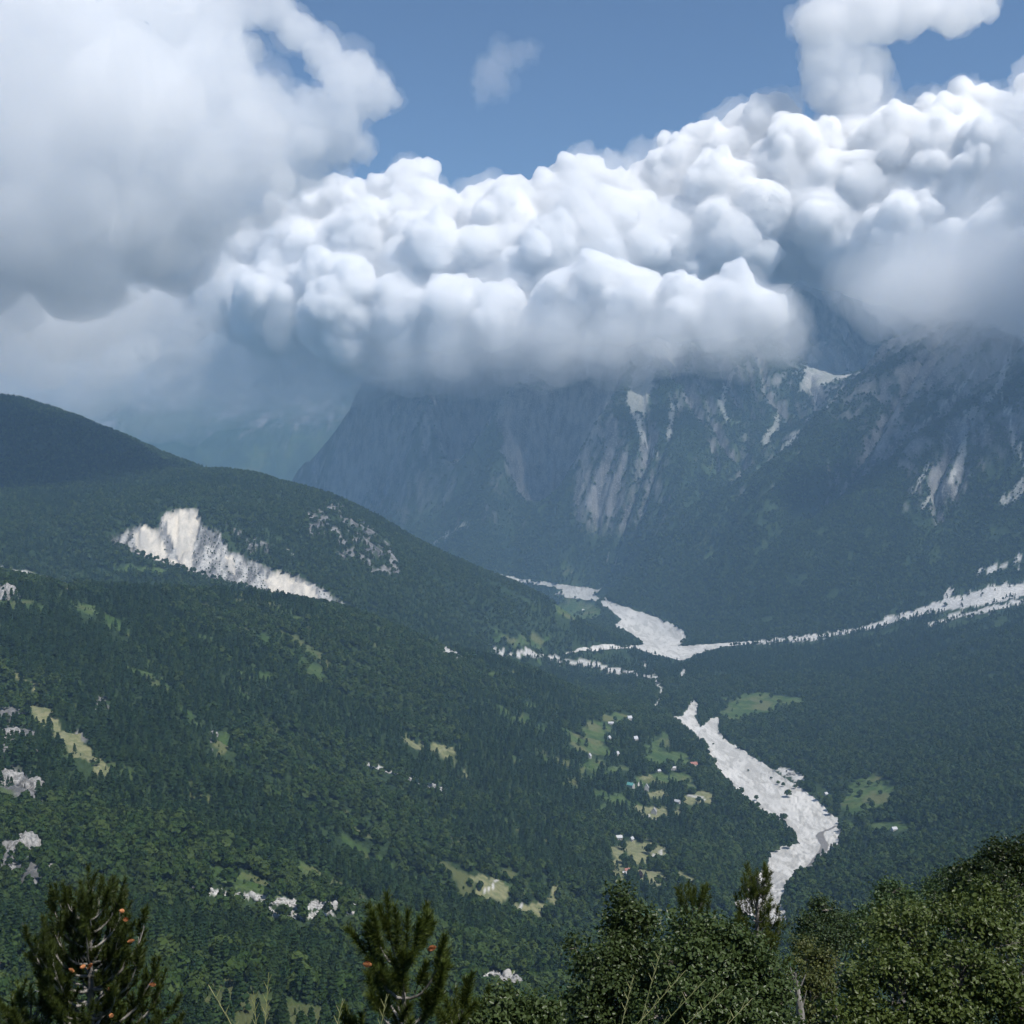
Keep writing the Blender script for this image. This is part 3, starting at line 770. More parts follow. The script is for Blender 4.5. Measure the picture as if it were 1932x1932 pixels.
for nm, lab, sel in stuff:
    k_ = np.nonzero(keep & ~solo & sel)[0]
    me = bpy.data.meshes.new(nm); me.vertices.add(len(k_))
    me.vertices.foreach_set('co', np.stack([TX[k_], TY[k_], TZ[k_] - 0.3], 1).astype(np.float32).ravel())
    a = me.attributes.new('variant', 'INT', 'POINT'); a.data.foreach_set('value', np.where(is_pine[k_], 4 + r_.integers(0, 3, len(k_)), r_.integers(0, 4, len(k_))).astype(np.int32))
    add_attr(me, 'turn', r_.uniform(0, 6.283, len(k_))); add_attr(me, 'wide', wide[k_]); add_attr(me, 'tall', tall[k_])
    o = new_obj(nm, me); tag(o, lab, 'forest', kind='stuff')
    o.modifiers.new('canopy', 'NODES').node_group = GN
def place(u, v):
    w = 'low ' if v > 1800 else ''
    for lim, txt in ((60, 'at the left edge'), (300, 'behind the left pine'), (480, 'right beside the left pine'), (660, 'left beside the central pine'), (880, 'behind the central pine'), (1080, 'left of the oak bushes'), (1500, 'behind the oak bushes')):
        if u < lim: return w + txt
    return w + 'behind the beeches at the right'
for kind, nm, cat in (('pine', 'pine_tree', 'pine'), ('broad', 'broadleaf_tree', 'tree')):
    for n_, i in enumerate(single[kind]):
        root = new_obj(nm, None); root.location = (TX[i], TY[i], TZ[i] - 0.2); root.rotation_euler = (0, 0, r_.uniform(0, 6.28)); root.scale = (wide[i], wide[i], tall[i])
        tag(root, ('dark pointed pine' if kind == 'pine' else 'round green broadleaf tree') + ' in the hillside wood ' + place(TUU[i], HORIZON - TZ[i] / TY[i] * FPX), cat,
            ('pines' if kind == 'pine' else 'broadleaf trees') + ' nearest in the hillside wood')
        new_obj('crown', CROWN[kind][n_ % len(CROWN[kind])], None, root)
        new_obj('trunk', TRUNK[kind], None, root)
print('forest', time.time() - T0)

# ------------------------------------------------------------------ clouds: closed bodies of even, scattering vapour
def vapour(name, density, g=0.25, col=(1, 1, 1)):
    k = NT(name); v = k.n('ShaderNodeVolumePrincipled')
    v.inputs['Color'].default_value = (*col, 1); v.inputs['Density'].default_value = density; v.inputs['Anisotropy'].default_value = g
    k.l(v.outputs[0], k.out.inputs['Volume']); return k.m
_bm = bmesh.new(); bmesh.ops.create_icosphere(_bm, subdivisions=2, radius=1)
ICO_V = np.array([v.co[:] for v in _bm.verts]); ICO_F = np.array([[v.index for v in f.verts] for f in _bm.faces]); _bm.free()
_bm = bmesh.new(); bmesh.ops.create_icosphere(_bm, subdivisions=1, radius=1.1)
ICO1_V = np.array([v.co[:] for v in _bm.verts]); ICO1_F = np.array([[v.index for v in f.verts] for f in _bm.faces]); _bm.free()
def main_body(me):
    """drop crumbs and closed hollows: keep only the largest connected skins"""
    ne = len(me.edges); e = np.empty(ne * 2, np.int32); me.edges.foreach_get('vertices', e); e = e.reshape(-1, 2)
    lab = np.arange(len(me.vertices))
    while True:
        m = np.minimum(lab[e[:, 0]], lab[e[:, 1]]); new = lab.copy(); np.minimum.at(new, e[:, 0], m); np.minimum.at(new, e[:, 1], m); new = new[new]
        if (new == lab).all(): break
        lab = new
    cnt = np.bincount(lab, minlength=len(lab)); keep = cnt[lab] > max(400, 0.02 * len(lab))
    nf = len(me.polygons); q = np.empty(nf * 4, np.int32); me.loops.foreach_get('vertex_index', q); q = q.reshape(-1, 4); q = q[keep[q[:, 0]]]
    co = np.empty(len(lab) * 3, np.float32); me.vertices.foreach_get('co', co); used, inv = np.unique(q, return_inverse=True)
    return fast_mesh(me.name, co.reshape(-1, 3)[used], inv.reshape(-1, 4), True)
def billows(base, counts=(12, 9), ratio=(0.5, 0.42), up=0.35, seed=1, flat=0.8):
    """smaller and smaller puffs budding from the big ones, mostly upwards and towards the open sides"""
    r = np.random.default_rng(seed); out = [np.array(base, float)]; cur = out[0]
    for n, q in zip(counts, ratio):
        nxt = []
        for c in cur:
            d = unit(n, r); d[:, 2] += up; d[:, 1] -= 0.25; d /= np.linalg.norm(d, axis=1)[:, None]
            nxt.append(np.c_[c[:3] + d * c[3] * r.uniform(.58, .92, (n, 1)), c[3] * q * r.uniform(.55, 1.25, n)])
        cur = np.concatenate(nxt); out.append(cur)
    return np.concatenate(out)
def cloud(name, label, base, density, voxel, counts=(12, 9), ratio=(0.5, 0.42), up=0.35, seed=1, rough=0.0, rscale=150.0, g=0.25, fringe=None):
    B = [(*at(u, v, Y), r / FPX * Y) for u, v, r, Y in base]
    o = new_obj(name, cloud_skin(name, B, voxel, counts, ratio, up, seed, rough, rscale), vapour(name, density, g)); tag(o, label, 'cloud', 'clouds over the valley')
    if fringe:                                          # thin torn vapour round the dense body
        for i_, (fd, grow, fvox, fr, fs, cn) in enumerate(fringe):
            F_ = [(x, y, z, r * grow) for x, y, z, r in B]
            new_obj('fringe', cloud_skin('fringe', F_, fvox, cn, (0.58, 0.5), up * 0.5, seed + 50 + i_, fr, fs), vapour('fringe', fd, g), o)
    print(name, len(o.data.polygons), len(o.children[0].data.polygons) if o.children else '', time.time() - T0)
    return o
def cloud_skin(name, B, voxel, counts, ratio, up, seed, rough, rscale):
    sp = billows(B, counts, ratio, up, seed)
    n = len(sp); V = []; F = []; k0 = 0
    for fine, (bv, bf) in ((False, (ICO_V, ICO_F)), (True, (ICO1_V, ICO1_F))):
        s_ = sp[(sp[:, 3] < voxel * 1.7) == fine]
        V.append((bv[None] * s_[:, None, 3:4] + s_[:, None, :3]).reshape(-1, 3)); F.append((bf[None] + k0 + (np.arange(len(s_)) * len(bv))[:, None, None]).reshape(-1, 3)); k0 += len(s_) * len(bv)
    V = np.concatenate(V); F = np.concatenate(F)
    tmp = bpy.data.objects.new('tmp', fast_mesh('tmp', V, F)); COL.objects.link(tmp)
    m = tmp.modifiers.new('remesh', 'REMESH'); m.mode = 'VOXEL'; m.voxel_size = voxel; m.use_smooth_shade = True
    me = bpy.data.meshes.new_from_object(tmp.evaluated_get(bpy.context.evaluated_depsgraph_get()))
    bpy.data.objects.remove(tmp)
    me.name = name; me = main_body(me)
    nv = len(me.vertices); co = np.empty(nv * 3, np.float32); me.vertices.foreach_get('co', co); co = co.reshape(-1, 3).astype(float)
    if rough:
        nr = np.empty(nv * 3, np.float32); me.vertices.foreach_get('normal', nr); nr = nr.reshape(-1, 3)
        h = 0; a = 1.0; s = rscale
        for o_ in range(3):
            h = h + a * (1 - 2 * np.abs(vnoise(co[:, 0] / s, co[:, 1] / s, co[:, 2] / s, 500 + o_))); a *= 0.5; s *= 0.48
        co = co + nr * (rough * h)[:, None]
        me.vertices.foreach_set('co', co.astype(np.float32).ravel()); me.update()
    me.materials.clear()
    return me
bank = [(560,400,55,8700),(640,410,60,8800),(720,400,55,8800),(785,350,45,8800),(790,420,60,8600),(870,430,62,8700),(950,410,68,8800),(1030,420,60,8600),(1095,375,62,8700),(1180,395,68,8700),
        (1260,350,70,8800),(1255,268,16,8800),(1330,310,68,8800),(1400,270,60,8800),(1460,240,55,8700),(1480,350,95,8500),(1380,430,110,8400),(1560,400,115,8300),(1590,300,70,8600),(1250,480,100,8300),(1100,480,100,8200),
        (950,500,100,8300),(800,510,90,8300),(680,490,85,8500),(560,480,75,8600),(470,470,60,8700),(430,560,75,8600),(340,600,60,8700),(300,655,42,8700),(520,590,90,8400),(640,590,90,8200),(760,600,75,8000),
        (860,600,70,7800),(930,590,60,7700),(1050,590,60,7500),(1120,570,85,7500),(1200,590,60,7300),(1290,590,55,7200),(1370,580,60,7200),(1430,590,48,7200),(1700,330,110,8300),(1760,420,120,8000),(1860,380,120,8000),
        (1800,250,70,8500),(1850,215,45,8600),(1740,260,60,8600),(1660,480,80,8000),(1900,480,110,7600),(1930,300,90,8000),(2040,420,150,8000),(2030,260,110,8300),(1560,520,90,9900),(1650,540,90,9900),(1480,540,80,9700)]
cloud('cloud', 'great bank of white cumulus resting on the middle peaks', bank, 0.034, 17.5, (12, 10, 8), (0.52, 0.42, 0.42), 0.3, 3, 6, 42, fringe=[(0.0020, 1.03, 33, 32, 130, (10, 7))])
low = [(1730,550,55,6700),(1800,545,58,6300),(1880,535,62,5900),(1960,525,80,5600),(1660,565,34,7300),(2080,480,120,5300),(1450,612,40,7300),(1350,630,36,7000),(1250,640,34,7000),(1150,645,36,7200),(1050,650,38,7500),(960,640,40,7700),(860,665,40,7900),(770,680,36,8100),(690,685,38,8600),(600,688,40,8900),(510,690,42,9000),(420,692,42,9000),(330,690,40,9000)]
cloud('cloud', 'ragged grey cloud skirt hanging across the mountain tops', [(u, v, r, y * 0.96) for u, v, r, y in low], 0.0022, 22, (9, 6), (0.6, 0.5), 0.0, 8, 14, 110, fringe=[(0.0010, 1.35, 40, 40, 260, (7,)), (0.0008, 1.7, 50, 50, 300, (7,)), (0.0006, 2.1, 60, 60, 400, (6,))])
veil = [(680,685,50,9300),(560,690,60,9600),(430,695,60,9800),(300,690,60,9800),(160,690,70,9800),(20,690,80,9800),(-120,690,90,9800),(500,640,60,9600),(230,640,70,9900),(60,620,80,9900),(380,670,50,9600),(340,640,50,9600)]
cloud('cloud', 'pale grey cloud veil over the far mountains at the left', veil, 0.0009, 50, (7,), (0.6,), 0.0, 12, 30, 400, fringe=[(0.0006, 1.4, 60, 50, 500, (6,)), (0.0004, 1.8, 70, 60, 600, (5,))])
tower = [(1560,40,50,7600),(1640,25,55,7600),(1720,20,45,7600),(1800,25,42,7600),(1850,10,30,7600),(1560,110,48,7600),(1590,170,52,7700),(1545,165,32,7600),(1630,220,55,7900),(1640,130,40,7700),(1620,270,60,8000),(1690,260,50,8000)]
tower = [(u, v, r, y * 1.1) for u, v, r, y in tower]
cloud('cloud', 'hook shaped white cloud rising at the upper right', tower, 0.0060, 16, (12, 9, 7), (0.5, 0.42, 0.45), 0.1, 5, 12, 60, fringe=[(0.0018, 1.05, 24, 24, 130, (10, 7))])
leftc = [(-60,60,150,4300),(90,60,150,4300),(240,40,130,4300),(340,40,90,4400),(420,10,60,4500),(400,170,90,4400),(300,190,120,4300),(200,220,150,4200),(40,240,160,4200),(460,260,80,4400),
         (-60,400,160,4200),(80,400,150,4200),(220,390,130,4300),(350,350,110,4400),(450,350,80,4500),(330,470,85,4700)]
leftc = [(u, v, r, y * 0.86) for u, v, r, y in leftc]
cloud('cloud', 'huge soft grey and white cloud filling the upper left', leftc, 0.0060, 17, (11, 9, 6), (0.55, 0.45, 0.45), 0.1, 6, 10, 70, fringe=[(0.0016, 1.04, 22, 26, 150, (10, 7))])
under = [(-40,540,120,4600),(100,540,115,4700),(230,530,105,4800),(-80,640,85,5000),(60,640,75,5200),(190,630,80,5400),(300,600,70,5600)]
cloud('cloud', 'thin grey underside hanging below the huge upper left cloud', under, 0.0023, 22, (10, 8), (0.55, 0.45), 0.0, 26, 16, 120, fringe=[(0.0008, 1.25, 30, 30, 200, (8,))])
flank = [(520,20,34,4600),(560,60,34,4600),(610,100,36,4600),(660,140,42,4600),(705,180,36,4600),(650,200,46,4600),(600,220,44,4600),(640,260,48,4600),(560,260,60,4600),(540,310,50,4600),(680,280,22,4600),(500,190,40,4600),(740,190,16,4600),(470,90,26,4600)]
cloud('cloud', 'ragged thin fringe right of the huge upper left cloud', flank, 0.0085, 8.5, (12, 10, 8), (0.55, 0.48, 0.48), 0.0, 16, 9, 40, fringe=[(0.0020, 1.12, 13, 16, 70, (10, 7))])
wisp = [(945,110,20,7000),(975,102,16,7000),(1000,95,12,7000),(925,135,22,7000),(915,165,18,7000),(935,150,22,7000),(910,185,10,7000)]
cloud('cloud', 'small thin wisp alone in the blue sky', wisp, 0.0010, 10, (9, 7, 5), (0.6, 0.5, 0.5), 0.0, 9, 14, 45, fringe=[(0.0005, 1.5, 14, 22, 80, (9, 7))])
dark = [(1915,200,36,4800),(1930,260,45,4800),(1940,330,48,4800),(1925,390,34,4800),(1980,220,60,4800),(1990,320,70,4800),(2080,260,110,4800),(2190,330,150,4800),(2330,300,170,4800),(2200,200,120,4800),(2450,380,170,4900)]  # puffs past the frame edge are added unseen, to shade the right mountain
cloud('cloud', 'dim violet grey cloud at the right edge', dark, 0.0045, 18, (9, 8, 4), (0.55, 0.45, 0.45), 0.0, 10, 12, 90, fringe=[(0.0015, 1.05, 30, 24, 140, (10, 7))])

# ------------------------------------------------------------------ haze: the air of the valley
hz = bpy.data.meshes.new('haze')
x0, x1, y0, y1, z0, z1 = -11800, 11800, -80, 15600, -1000, 1500
hz.from_pydata([(x, y, z) for z in (z0, z1) for y in (y0, y1) for x in (x0, x1)], [], [(0, 2, 3, 1), (4, 5, 7, 6), (0, 1, 5, 4), (2, 6, 7, 3), (0, 4, 6, 2), (1, 3, 7, 5)])
tag(new_obj('haze', hz, vapour('haze', 0.000056, 0.0, (0.40, 0.67, 1.0))), 'thin blue summer haze filling the valley', 'haze', kind='stuff')

# ------------------------------------------------------------------ lone trees that stand clear of the woods
def lone_tree(u, v, h, label, kind='broad', w=1.0, name=None, group=None, var=0, mat=None, dead=False):
    x, y, z = spot(u, v)
    root = new_obj(name or ('pine_tree' if kind == 'pine' else 'broadleaf_tree'), None)
    root.location = (x, y, float(ground(x, y)) - 0.3 + (2.2 if any(in_poly(p, np.array([x]), np.array([y]))[0] for p in RIVER) else 0)); root.scale = (h * w, h * w, h); root.rotation_euler = (0, 0, (u * 7.3) % 6.28)
    tag(root, label, 'pine' if kind == 'pine' else 'tree', group)
    new_obj('crown', CROWN[kind][var % len(CROWN[kind])], None, root)
    new_obj('trunk', TRUNK[kind], None, root)
    return root
for i, (u, v, h, w, lab) in enumerate([
    (1427, 1510, 12, 1.2, 'lone round tree on the gravel, upper of two beside the left bank'),
    (1430, 1525, 12, 1.3, 'lone round tree on the gravel, lower of two beside the left bank'),
    (1487, 1504, 17, 1.1, 'largest bush on the wooded gravel island in the river'),
    (1478, 1484, 10, 1.4, 'leafy bush on the upper end of the wooded gravel island'),
    (1468, 1480, 9, 1.4, 'leftmost bush on the wooded gravel island'),
    (1500, 1488, 10, 1.3, 'bush at the right end of the wooded gravel island'),
    (1412, 1455, 5, 1.6, 'tiny dark shrub alone in the middle of the gravel bed'),
    (1455, 1469, 5, 1.6, 'small shrub on the gravel just above the wooded island'),
    (1365, 1395, 6, 1.5, 'shrub on the gravel near the right bank where the river widens'),
    (1346, 1405, 5, 1.6, 'small shrub on the gravel below the river narrows'),
    (1605, 1500, 14, 1.1, 'round tree at the left side of the right hand meadow'),
    (1623, 1503, 15, 1.2, 'wide round tree in the middle of the right hand meadow'),
    (1661, 1500, 11, 1.1, 'small round tree at the right side of the right hand meadow'),
    (1640, 1515, 11, 1.1, 'small round tree at the lower end of the right hand meadow'),
    (1640, 1484, 13, 1.3, 'bushy tree at the upper end of the right hand meadow'),
    (1656, 1482, 12, 1.1, 'narrow tree near the top of the right hand meadow'),
    (1588, 1512, 18, 1.1, 'tall tree on the edge between river and right hand meadow'),
    (1480, 1548, 15, 1.1, 'tree at the top of the wooded spit on the left bank'),
    (1474, 1562, 16, 1.2, 'tree in the middle of the wooded spit on the left bank'),
    (1492, 1575, 14, 1.2, 'tree at the outer side of the wooded spit on the left bank'),
    (1500, 1584, 10, 1.2, 'outermost small tree at the tip of the wooded spit'),
    (1488, 1600, 14, 1.4, 'broad tree at the lower corner of the wooded spit'),
    (1465, 1606, 13, 1.3, 'tree below the wooded spit where the bank turns in'),
    (1446, 1610, 12, 1.3, 'tree in the bay below the wooded spit'),
    (1430, 1652, 13, 1.2, 'dark tree on the left bank at the river bend'),
    (1437, 1349, 10, 1.2, 'single tree at the left of the bright green far meadow'),
    (1419, 1360, 13, 1.4, 'bushy tree at the lower edge of the bright green far meadow')]):
    lone_tree(u, v, h, lab, 'broad', w, group='trees standing clear on gravel and meadow', var=i)

# ------------------------------------------------------------------ village houses
def mat_plain(name, a, b, scale=1.5, rough=0.85, bump=0.02):
    k = NT(name); n = k.noise(scale, 4)
    k.diffuse(k.mix(k.ramp(n, 0.3, 0.7), a, b), k.bump(n, bump, 0.5), rough, 0.2); return k.m
MW = {'white': mat_plain('lime_wash', (0.40, 0.39, 0.37), (0.52, 0.51, 0.48)), 'grey': mat_plain('field_stone', (0.30, 0.29, 0.28), (0.45, 0.44, 0.42)), 'ochre': mat_plain('ochre_wash', (0.55, 0.50, 0.40), (0.68, 0.62, 0.50))}
MR = {'red': mat_plain('red_tile', (0.26, 0.12, 0.09), (0.36, 0.18, 0.14), 3), 'tin': mat_plain('tin_sheet', (0.38, 0.39, 0.41), (0.50, 0.51, 0.53), 2, 0.5), 'teal': mat_plain('teal_sheet', (0.08, 0.24, 0.23), (0.12, 0.30, 0.28), 2, 0.5),
      'shingle': mat_plain('grey_shingle', (0.22, 0.21, 0.20), (0.34, 0.33, 0.32), 3), 'white': mat_plain('white_sheet', (0.42, 0.42, 0.42), (0.54, 0.54, 0.54), 2, 0.5), 'wood': mat_plain('dark_wood', (0.07, 0.05, 0.04), (0.12, 0.09, 0.07), 3)}
M_PANE = mat_plain('dark_pane', (0.03, 0.035, 0.04), (0.05, 0.055, 0.06), 1, 0.2)
def box_vf(x0, x1, y0, y1, z0, z1):
    V = [(x, y, z) for z in (z0, z1) for y in (y0, y1) for x in (x0, x1)]
    return V, [(0, 2, 3, 1), (4, 5, 7, 6), (0, 1, 5, 4), (2, 6, 7, 3), (0, 4, 6, 2), (1, 3, 7, 5)]
def py_mesh(name, V, F):
    me = bpy.data.meshes.new(name); me.from_pydata([tuple(v) for v in V], [], [tuple(f) for f in F]); me.update(); return me
def house(u, v, w, d, h, roof_h, wall, roof, rz, label, chim=True):
    x, y, z = spot(u, v)
    root = new_obj('house', None); root.location = (x, y, z - 0.6); root.rotation_euler = (0, 0, rz); tag(root, label, 'house', 'houses of the valley village')
    a, b = w / 2, d / 2
    V = [(-a, -b, -2), (a, -b, -2), (a, b, -2), (-a, b, -2), (-a, -b, h), (a, -b, h), (a, b, h), (-a, b, h), (-a, 0, h + roof_h), (a, 0, h + roof_h)]
    new_obj('wall', py_mesh('wall', V, [(0, 1, 5, 4), (2, 3, 7, 6), (3, 0, 4, 8, 7), (1, 2, 6, 9, 5), (3, 2, 1, 0), (4, 5, 9, 8), (7, 8, 9, 6)]), MW[wall], root)
    e, t = 0.5, 0.22; k = roof_h / b
    R = []; F = []
    for s in (-1, 1):
        n = len(R); p = [(-a - e, s * (b + e), h - e * k + 0.05), (a + e, s * (b + e), h - e * k + 0.05), (a + e, 0, h + roof_h + 0.05), (-a - e, 0, h + roof_h + 0.05)]
        R += p + [(q[0], q[1], q[2] + t) for q in p]
        F += [tuple(n + i for i in f) for f in ((0, 3, 2, 1), (4, 5, 6, 7), (0, 1, 5, 4), (1, 2, 6, 5), (2, 3, 7, 6), (3, 0, 4, 7))]
    ro = new_obj('roof', py_mesh('roof', R, F), MR[roof], root)
    if chim: new_obj('chimney', py_mesh('chimney', *box_vf(a * 0.4, a * 0.4 + 0.7, 0.4, 1.1, h + roof_h * 0.5, h + roof_h + 0.9)), MW['grey'], ro)
    new_obj('door', py_mesh('door', *box_vf(-0.55, 0.55, -b - 0.06, -b + 0.1, 0, 2.1)), MR['wood'], root)
    for fl in range(int(h // 2.7)):
        for q in (-0.62, 0.62):
            wn = new_obj('window', py_mesh('window', *box_vf(q * a - 0.6, q * a + 0.6, -b - 0.05, -b + 0.1, 1.0 + fl * 2.7, 2.3 + fl * 2.7)), MR['wood'], root)
            new_obj('pane', py_mesh('pane', *box_vf(q * a - 0.48, q * a + 0.48, -b - 0.08, -b - 0.02, 1.12 + fl * 2.7, 2.18 + fl * 2.7)), M_PANE, wn)
        wn = new_obj('window', py_mesh('window', *box_vf(a - 0.1, a + 0.05, -0.6, 0.6, 1.0 + fl * 2.7, 2.3 + fl * 2.7)), MR['wood'], root)
        new_obj('pane', py_mesh('pane', *box_vf(a + 0.02, a + 0.08, -0.48, 0.48, 1.12 + fl * 2.7, 2.18 + fl * 2.7)), M_PANE, wn)
    return root
HOUSES = [
 (1188, 1358, 11, 8, 5.6, 5, 'white', 'tin', 0.3, 'grey tin roofed house highest in the village, below the pale track'),
 (1153, 1367, 13, 8, 4.5, 3, 'white', 'white', -0.1, 'low white house on the uppermost left village meadow'),
 (1149, 1398, 7, 7, 8.5, 4, 'white', 'tin', 0.9, 'tall narrow white house right of the bright village field'),
 (1199, 1397, 10, 8, 5.6, 5, 'white', 'tin', 0.5, 'white house among dark trees in the middle of the village'),
 (1112, 1430, 8, 7, 5.6, 4.5, 'white', 'tin', 1.2, 'small pale house below the leftmost village field'),
 (1164, 1426, 9, 7, 5.6, 4.5, 'grey', 'tin', 0.7, 'dull grey stone house below the bright village field'),
 (1308, 1446, 17, 11, 6, 4.5, 'ochre', 'red', 0.2, 'big house with a red tiled roof near the river bank'),
 (1273, 1453, 16, 9, 6, 2.5, 'white', 'white', 0.05, 'long bright white house left of the red roofed one'),
 (1243, 1456, 7, 6, 3, 2.5, 'white', 'tin', 0.4, 'tiny white shed left of the long white house'),
 (1190, 1485, 13, 10, 5.6, 4, 'white', 'teal', -0.6, 'house with a teal sheet roof and one white gable'),
 (1220, 1491, 9, 8, 6.5, 6.5, 'white', 'white', 1.45, 'steep white gabled house right of the teal roof'),
 (1234, 1535, 10, 9, 5.6, 6, 'grey', 'shingle', 1.3, 'grey shingled house with a dark opening on a small sloping field'),
 (1278, 1515, 11, 7, 4, 3, 'grey', 'tin', -0.7, 'pale stone barn at the corner of a walled field'),
 (1168, 1583, 10, 7, 4, 3, 'grey', 'white', 0.1, 'white roofed hut above the dry left hand field'),
 (1180, 1652, 7, 6, 4, 2.5, 'white', 'white', -0.4, 'bright white hut at the foot of the dry fields'),
 (1184, 1645, 8, 6, 3.5, 2.5, 'ochre', 'red', 0.2, 'small red roofed hut just above the bright white hut'),
 (1192, 1586, 6, 5, 4, 3, 'white', 'tin', 0.8, 'small pale ruin at the top corner of the dry field'),
 (1558, 1500, 7, 6, 3.5, 2.5, 'white', 'white', 0.6, 'small white hut among trees on the right river bank'),
 (1687, 1567, 9, 7, 4, 3, 'white', 'tin', 0.3, 'white hut hidden in the trees right of the river bend'),
 (1100, 1152, 12, 8, 5, 4, 'white', 'white', 0.2, 'white speck of a house in the far yellow meadow')]
for hs in HOUSES: house(*hs)
lone_tree(1208, 1664, 17, 'dark purple leaved tree beside the dry fields', 'broad', 0.75, 'copper_tree')
M_COPPER = mat_leaf('copper_canopy', (0.035, 0.022, 0.028), (0.06, 0.035, 0.042), 0.1, warm=(0.07, 0.045, 0.05))
cp = bpy.data.objects['copper_tree']
for ch in cp.children:
    if ch.name.startswith('crown'):
        ch.data = ch.data.copy(); ch.data.materials.clear(); ch.data.materials.append(M_COPPER)

# ------------------------------------------------------------------ stream in the near river bed
wp = [(1577,1558),(1568,1563),(1552,1569),(1546,1575),(1551,1585),(1557,1594),(1553,1604),(1545,1614),(1538,1624),(1525,1640)]
V = []; F = []
for (u, v), wd in zip(wp, (3, 4, 5, 7, 6, 6.5, 7, 6.5, 7, 6)):
    x, y, z = spot(u, v); V += [(x - wd, y, 0), (x + wd, y, 0)]
V = np.array(V).reshape(-1, 2, 3); t_ = np.linspace(0, len(V) - 1, 60); V = np.stack([np.stack([np.interp(t_, np.arange(len(V)), V[:, s, c]) for c in range(3)], -1) for s in (0, 1)], 1).reshape(-1, 3)
V = np.array(V, float); V[:, 2] = ground(V[:, 0], V[:, 1]) + 2.5 + 0.1
n = 60; F = [(2 * i, 2 * i + 1, 2 * i + 3, 2 * i + 2) for i in range(n - 1)]
k = NT('stream_water'); nz = k.noise(0.2, 4)
k.diffuse(k.mix(nz, (0.14, 0.125, 0.11), (0.24, 0.22, 0.20)), None, 0.35, 0.4)
tag(new_obj('stream', fast_mesh('stream', V, np.array(F), True), k.m), 'thin brown stream bending across the gravel at the river bend', kind='structure')

# ------------------------------------------------------------------ rocks on the hillside
def mat_rock():
    k = NT('limestone'); g = k.n('ShaderNodeNewGeometry')
    n = k.noise(0.35, 6, 0.65, k.pos(1, 1, 0.5)); f = k.noise(1.6, 4)
    c = k.mix(k.ramp(n, 0.36, 0.62), (0.14, 0.137, 0.13), (0.35, 0.34, 0.325))
    c = k.mix(k.ramp(f, 0.6, 0.75), c, (0.12, 0.13, 0.075))
    k.diffuse(c, k.bump(k.math('ADD', n, k.math('MULTIPLY', f, 0.3)), 1.2, 0.9), 0.9, 0.15); return k.m
M_ROCK = mat_rock()
_bm = bmesh.new(); bmesh.ops.create_icosphere(_bm, subdivisions=4, radius=1)
I4V = np.array([v.co[:] for v in _bm.verts]); I4F = np.array([[v.index for v in f.verts] for f in _bm.faces]); _bm.free()
_bm = bmesh.new(); bmesh.ops.create_icosphere(_bm, subdivisions=1, radius=1)
I1V = np.array([v.co[:] for v in _bm.verts]); I1F = np.array([[v.index for v in f.verts] for f in _bm.faces]); _bm.free()
def crag(u, v, sx, sy, sz_, label, seed):
    x, y, z = spot(u, v)
    P = I4V * np.array([sx, sy, sz_])
    d = 0.30 * (1 - 2 * np.abs(vnoise(I4V[:, 0] * 1.6 + seed, I4V[:, 1] * 1.6, I4V[:, 2] * 1.1, seed))) + 0.16 * (1 - 2 * np.abs(vnoise(I4V[:, 0] * 4 + seed, I4V[:, 1] * 4, I4V[:, 2] * 2.4, seed + 1))) + 0.07 * vnoise(I4V[:, 0] * 10, I4V[:, 1] * 10, I4V[:, 2] * 6 + seed, seed + 2)
    P = P * (1 + d)[:, None]; P[:, 2] = np.where(P[:, 2] > 0, np.round(P[:, 2] / (sz_ * 0.16)) * sz_ * 0.16 * 0.5 + P[:, 2] * 0.5, P[:, 2])
    o = new_obj('rock_outcrop', fast_mesh('rock_outcrop', P, I4F), M_ROCK); o.location = (x, y, z - sz_ * 0.35); o.rotation_euler = (0.25, -0.35, seed * 1.3)
    tag(o, label, 'rock', 'limestone outcrops on the left hillside')
for i, a in enumerate([
    (48, 1600, 11, 9, 11, 'largest pale crag with grassy ledge at the left edge'), (20, 1655, 7, 6, 9, 'pale crag under the largest one at the left edge'), (95, 1640, 6, 6, 8, 'narrow white crag right of the largest one'),
    (165, 1690, 8, 7, 8, 'pale rock behind the top of the left pine'), (140, 1745, 5, 5, 6, 'small pale rock showing through the left pine'),
    (20, 1400, 15, 12, 18, 'grey crag band at the upper left edge of the hillside'), (70, 1415, 10, 8, 12, 'broken grey crag right of the upper crag band'), (15, 1480, 14, 12, 15, 'grey cliff in the middle of the left edge'), (62, 1490, 9, 8, 13, 'jagged grey crag right of the middle cliff'), (100, 1530, 6, 6, 9, 'small grey rock below the middle cliff'),
    (15, 1128, 20, 14, 26, 'isolated cream coloured crag high on the left edge'), (180, 1335, 6, 5, 8, 'small pale rock above the dry grass strip'), (400, 1390, 8, 7, 9, 'rocky knob above a pale clearing in the woods'),
    (935, 1862, 9, 8, 8, 'left pale rock heap at the lower middle of the hillside'), (968, 1868, 9, 8, 10, 'right pale rock heap at the lower middle of the hillside'), (60, 1895, 5, 4, 5, 'small pale rock at the bottom left corner'), (1492, 1462, 9, 6, 7, 'pale broken cliff on the right bank above the gravel island')]):
    crag(*a, seed=i + 3)
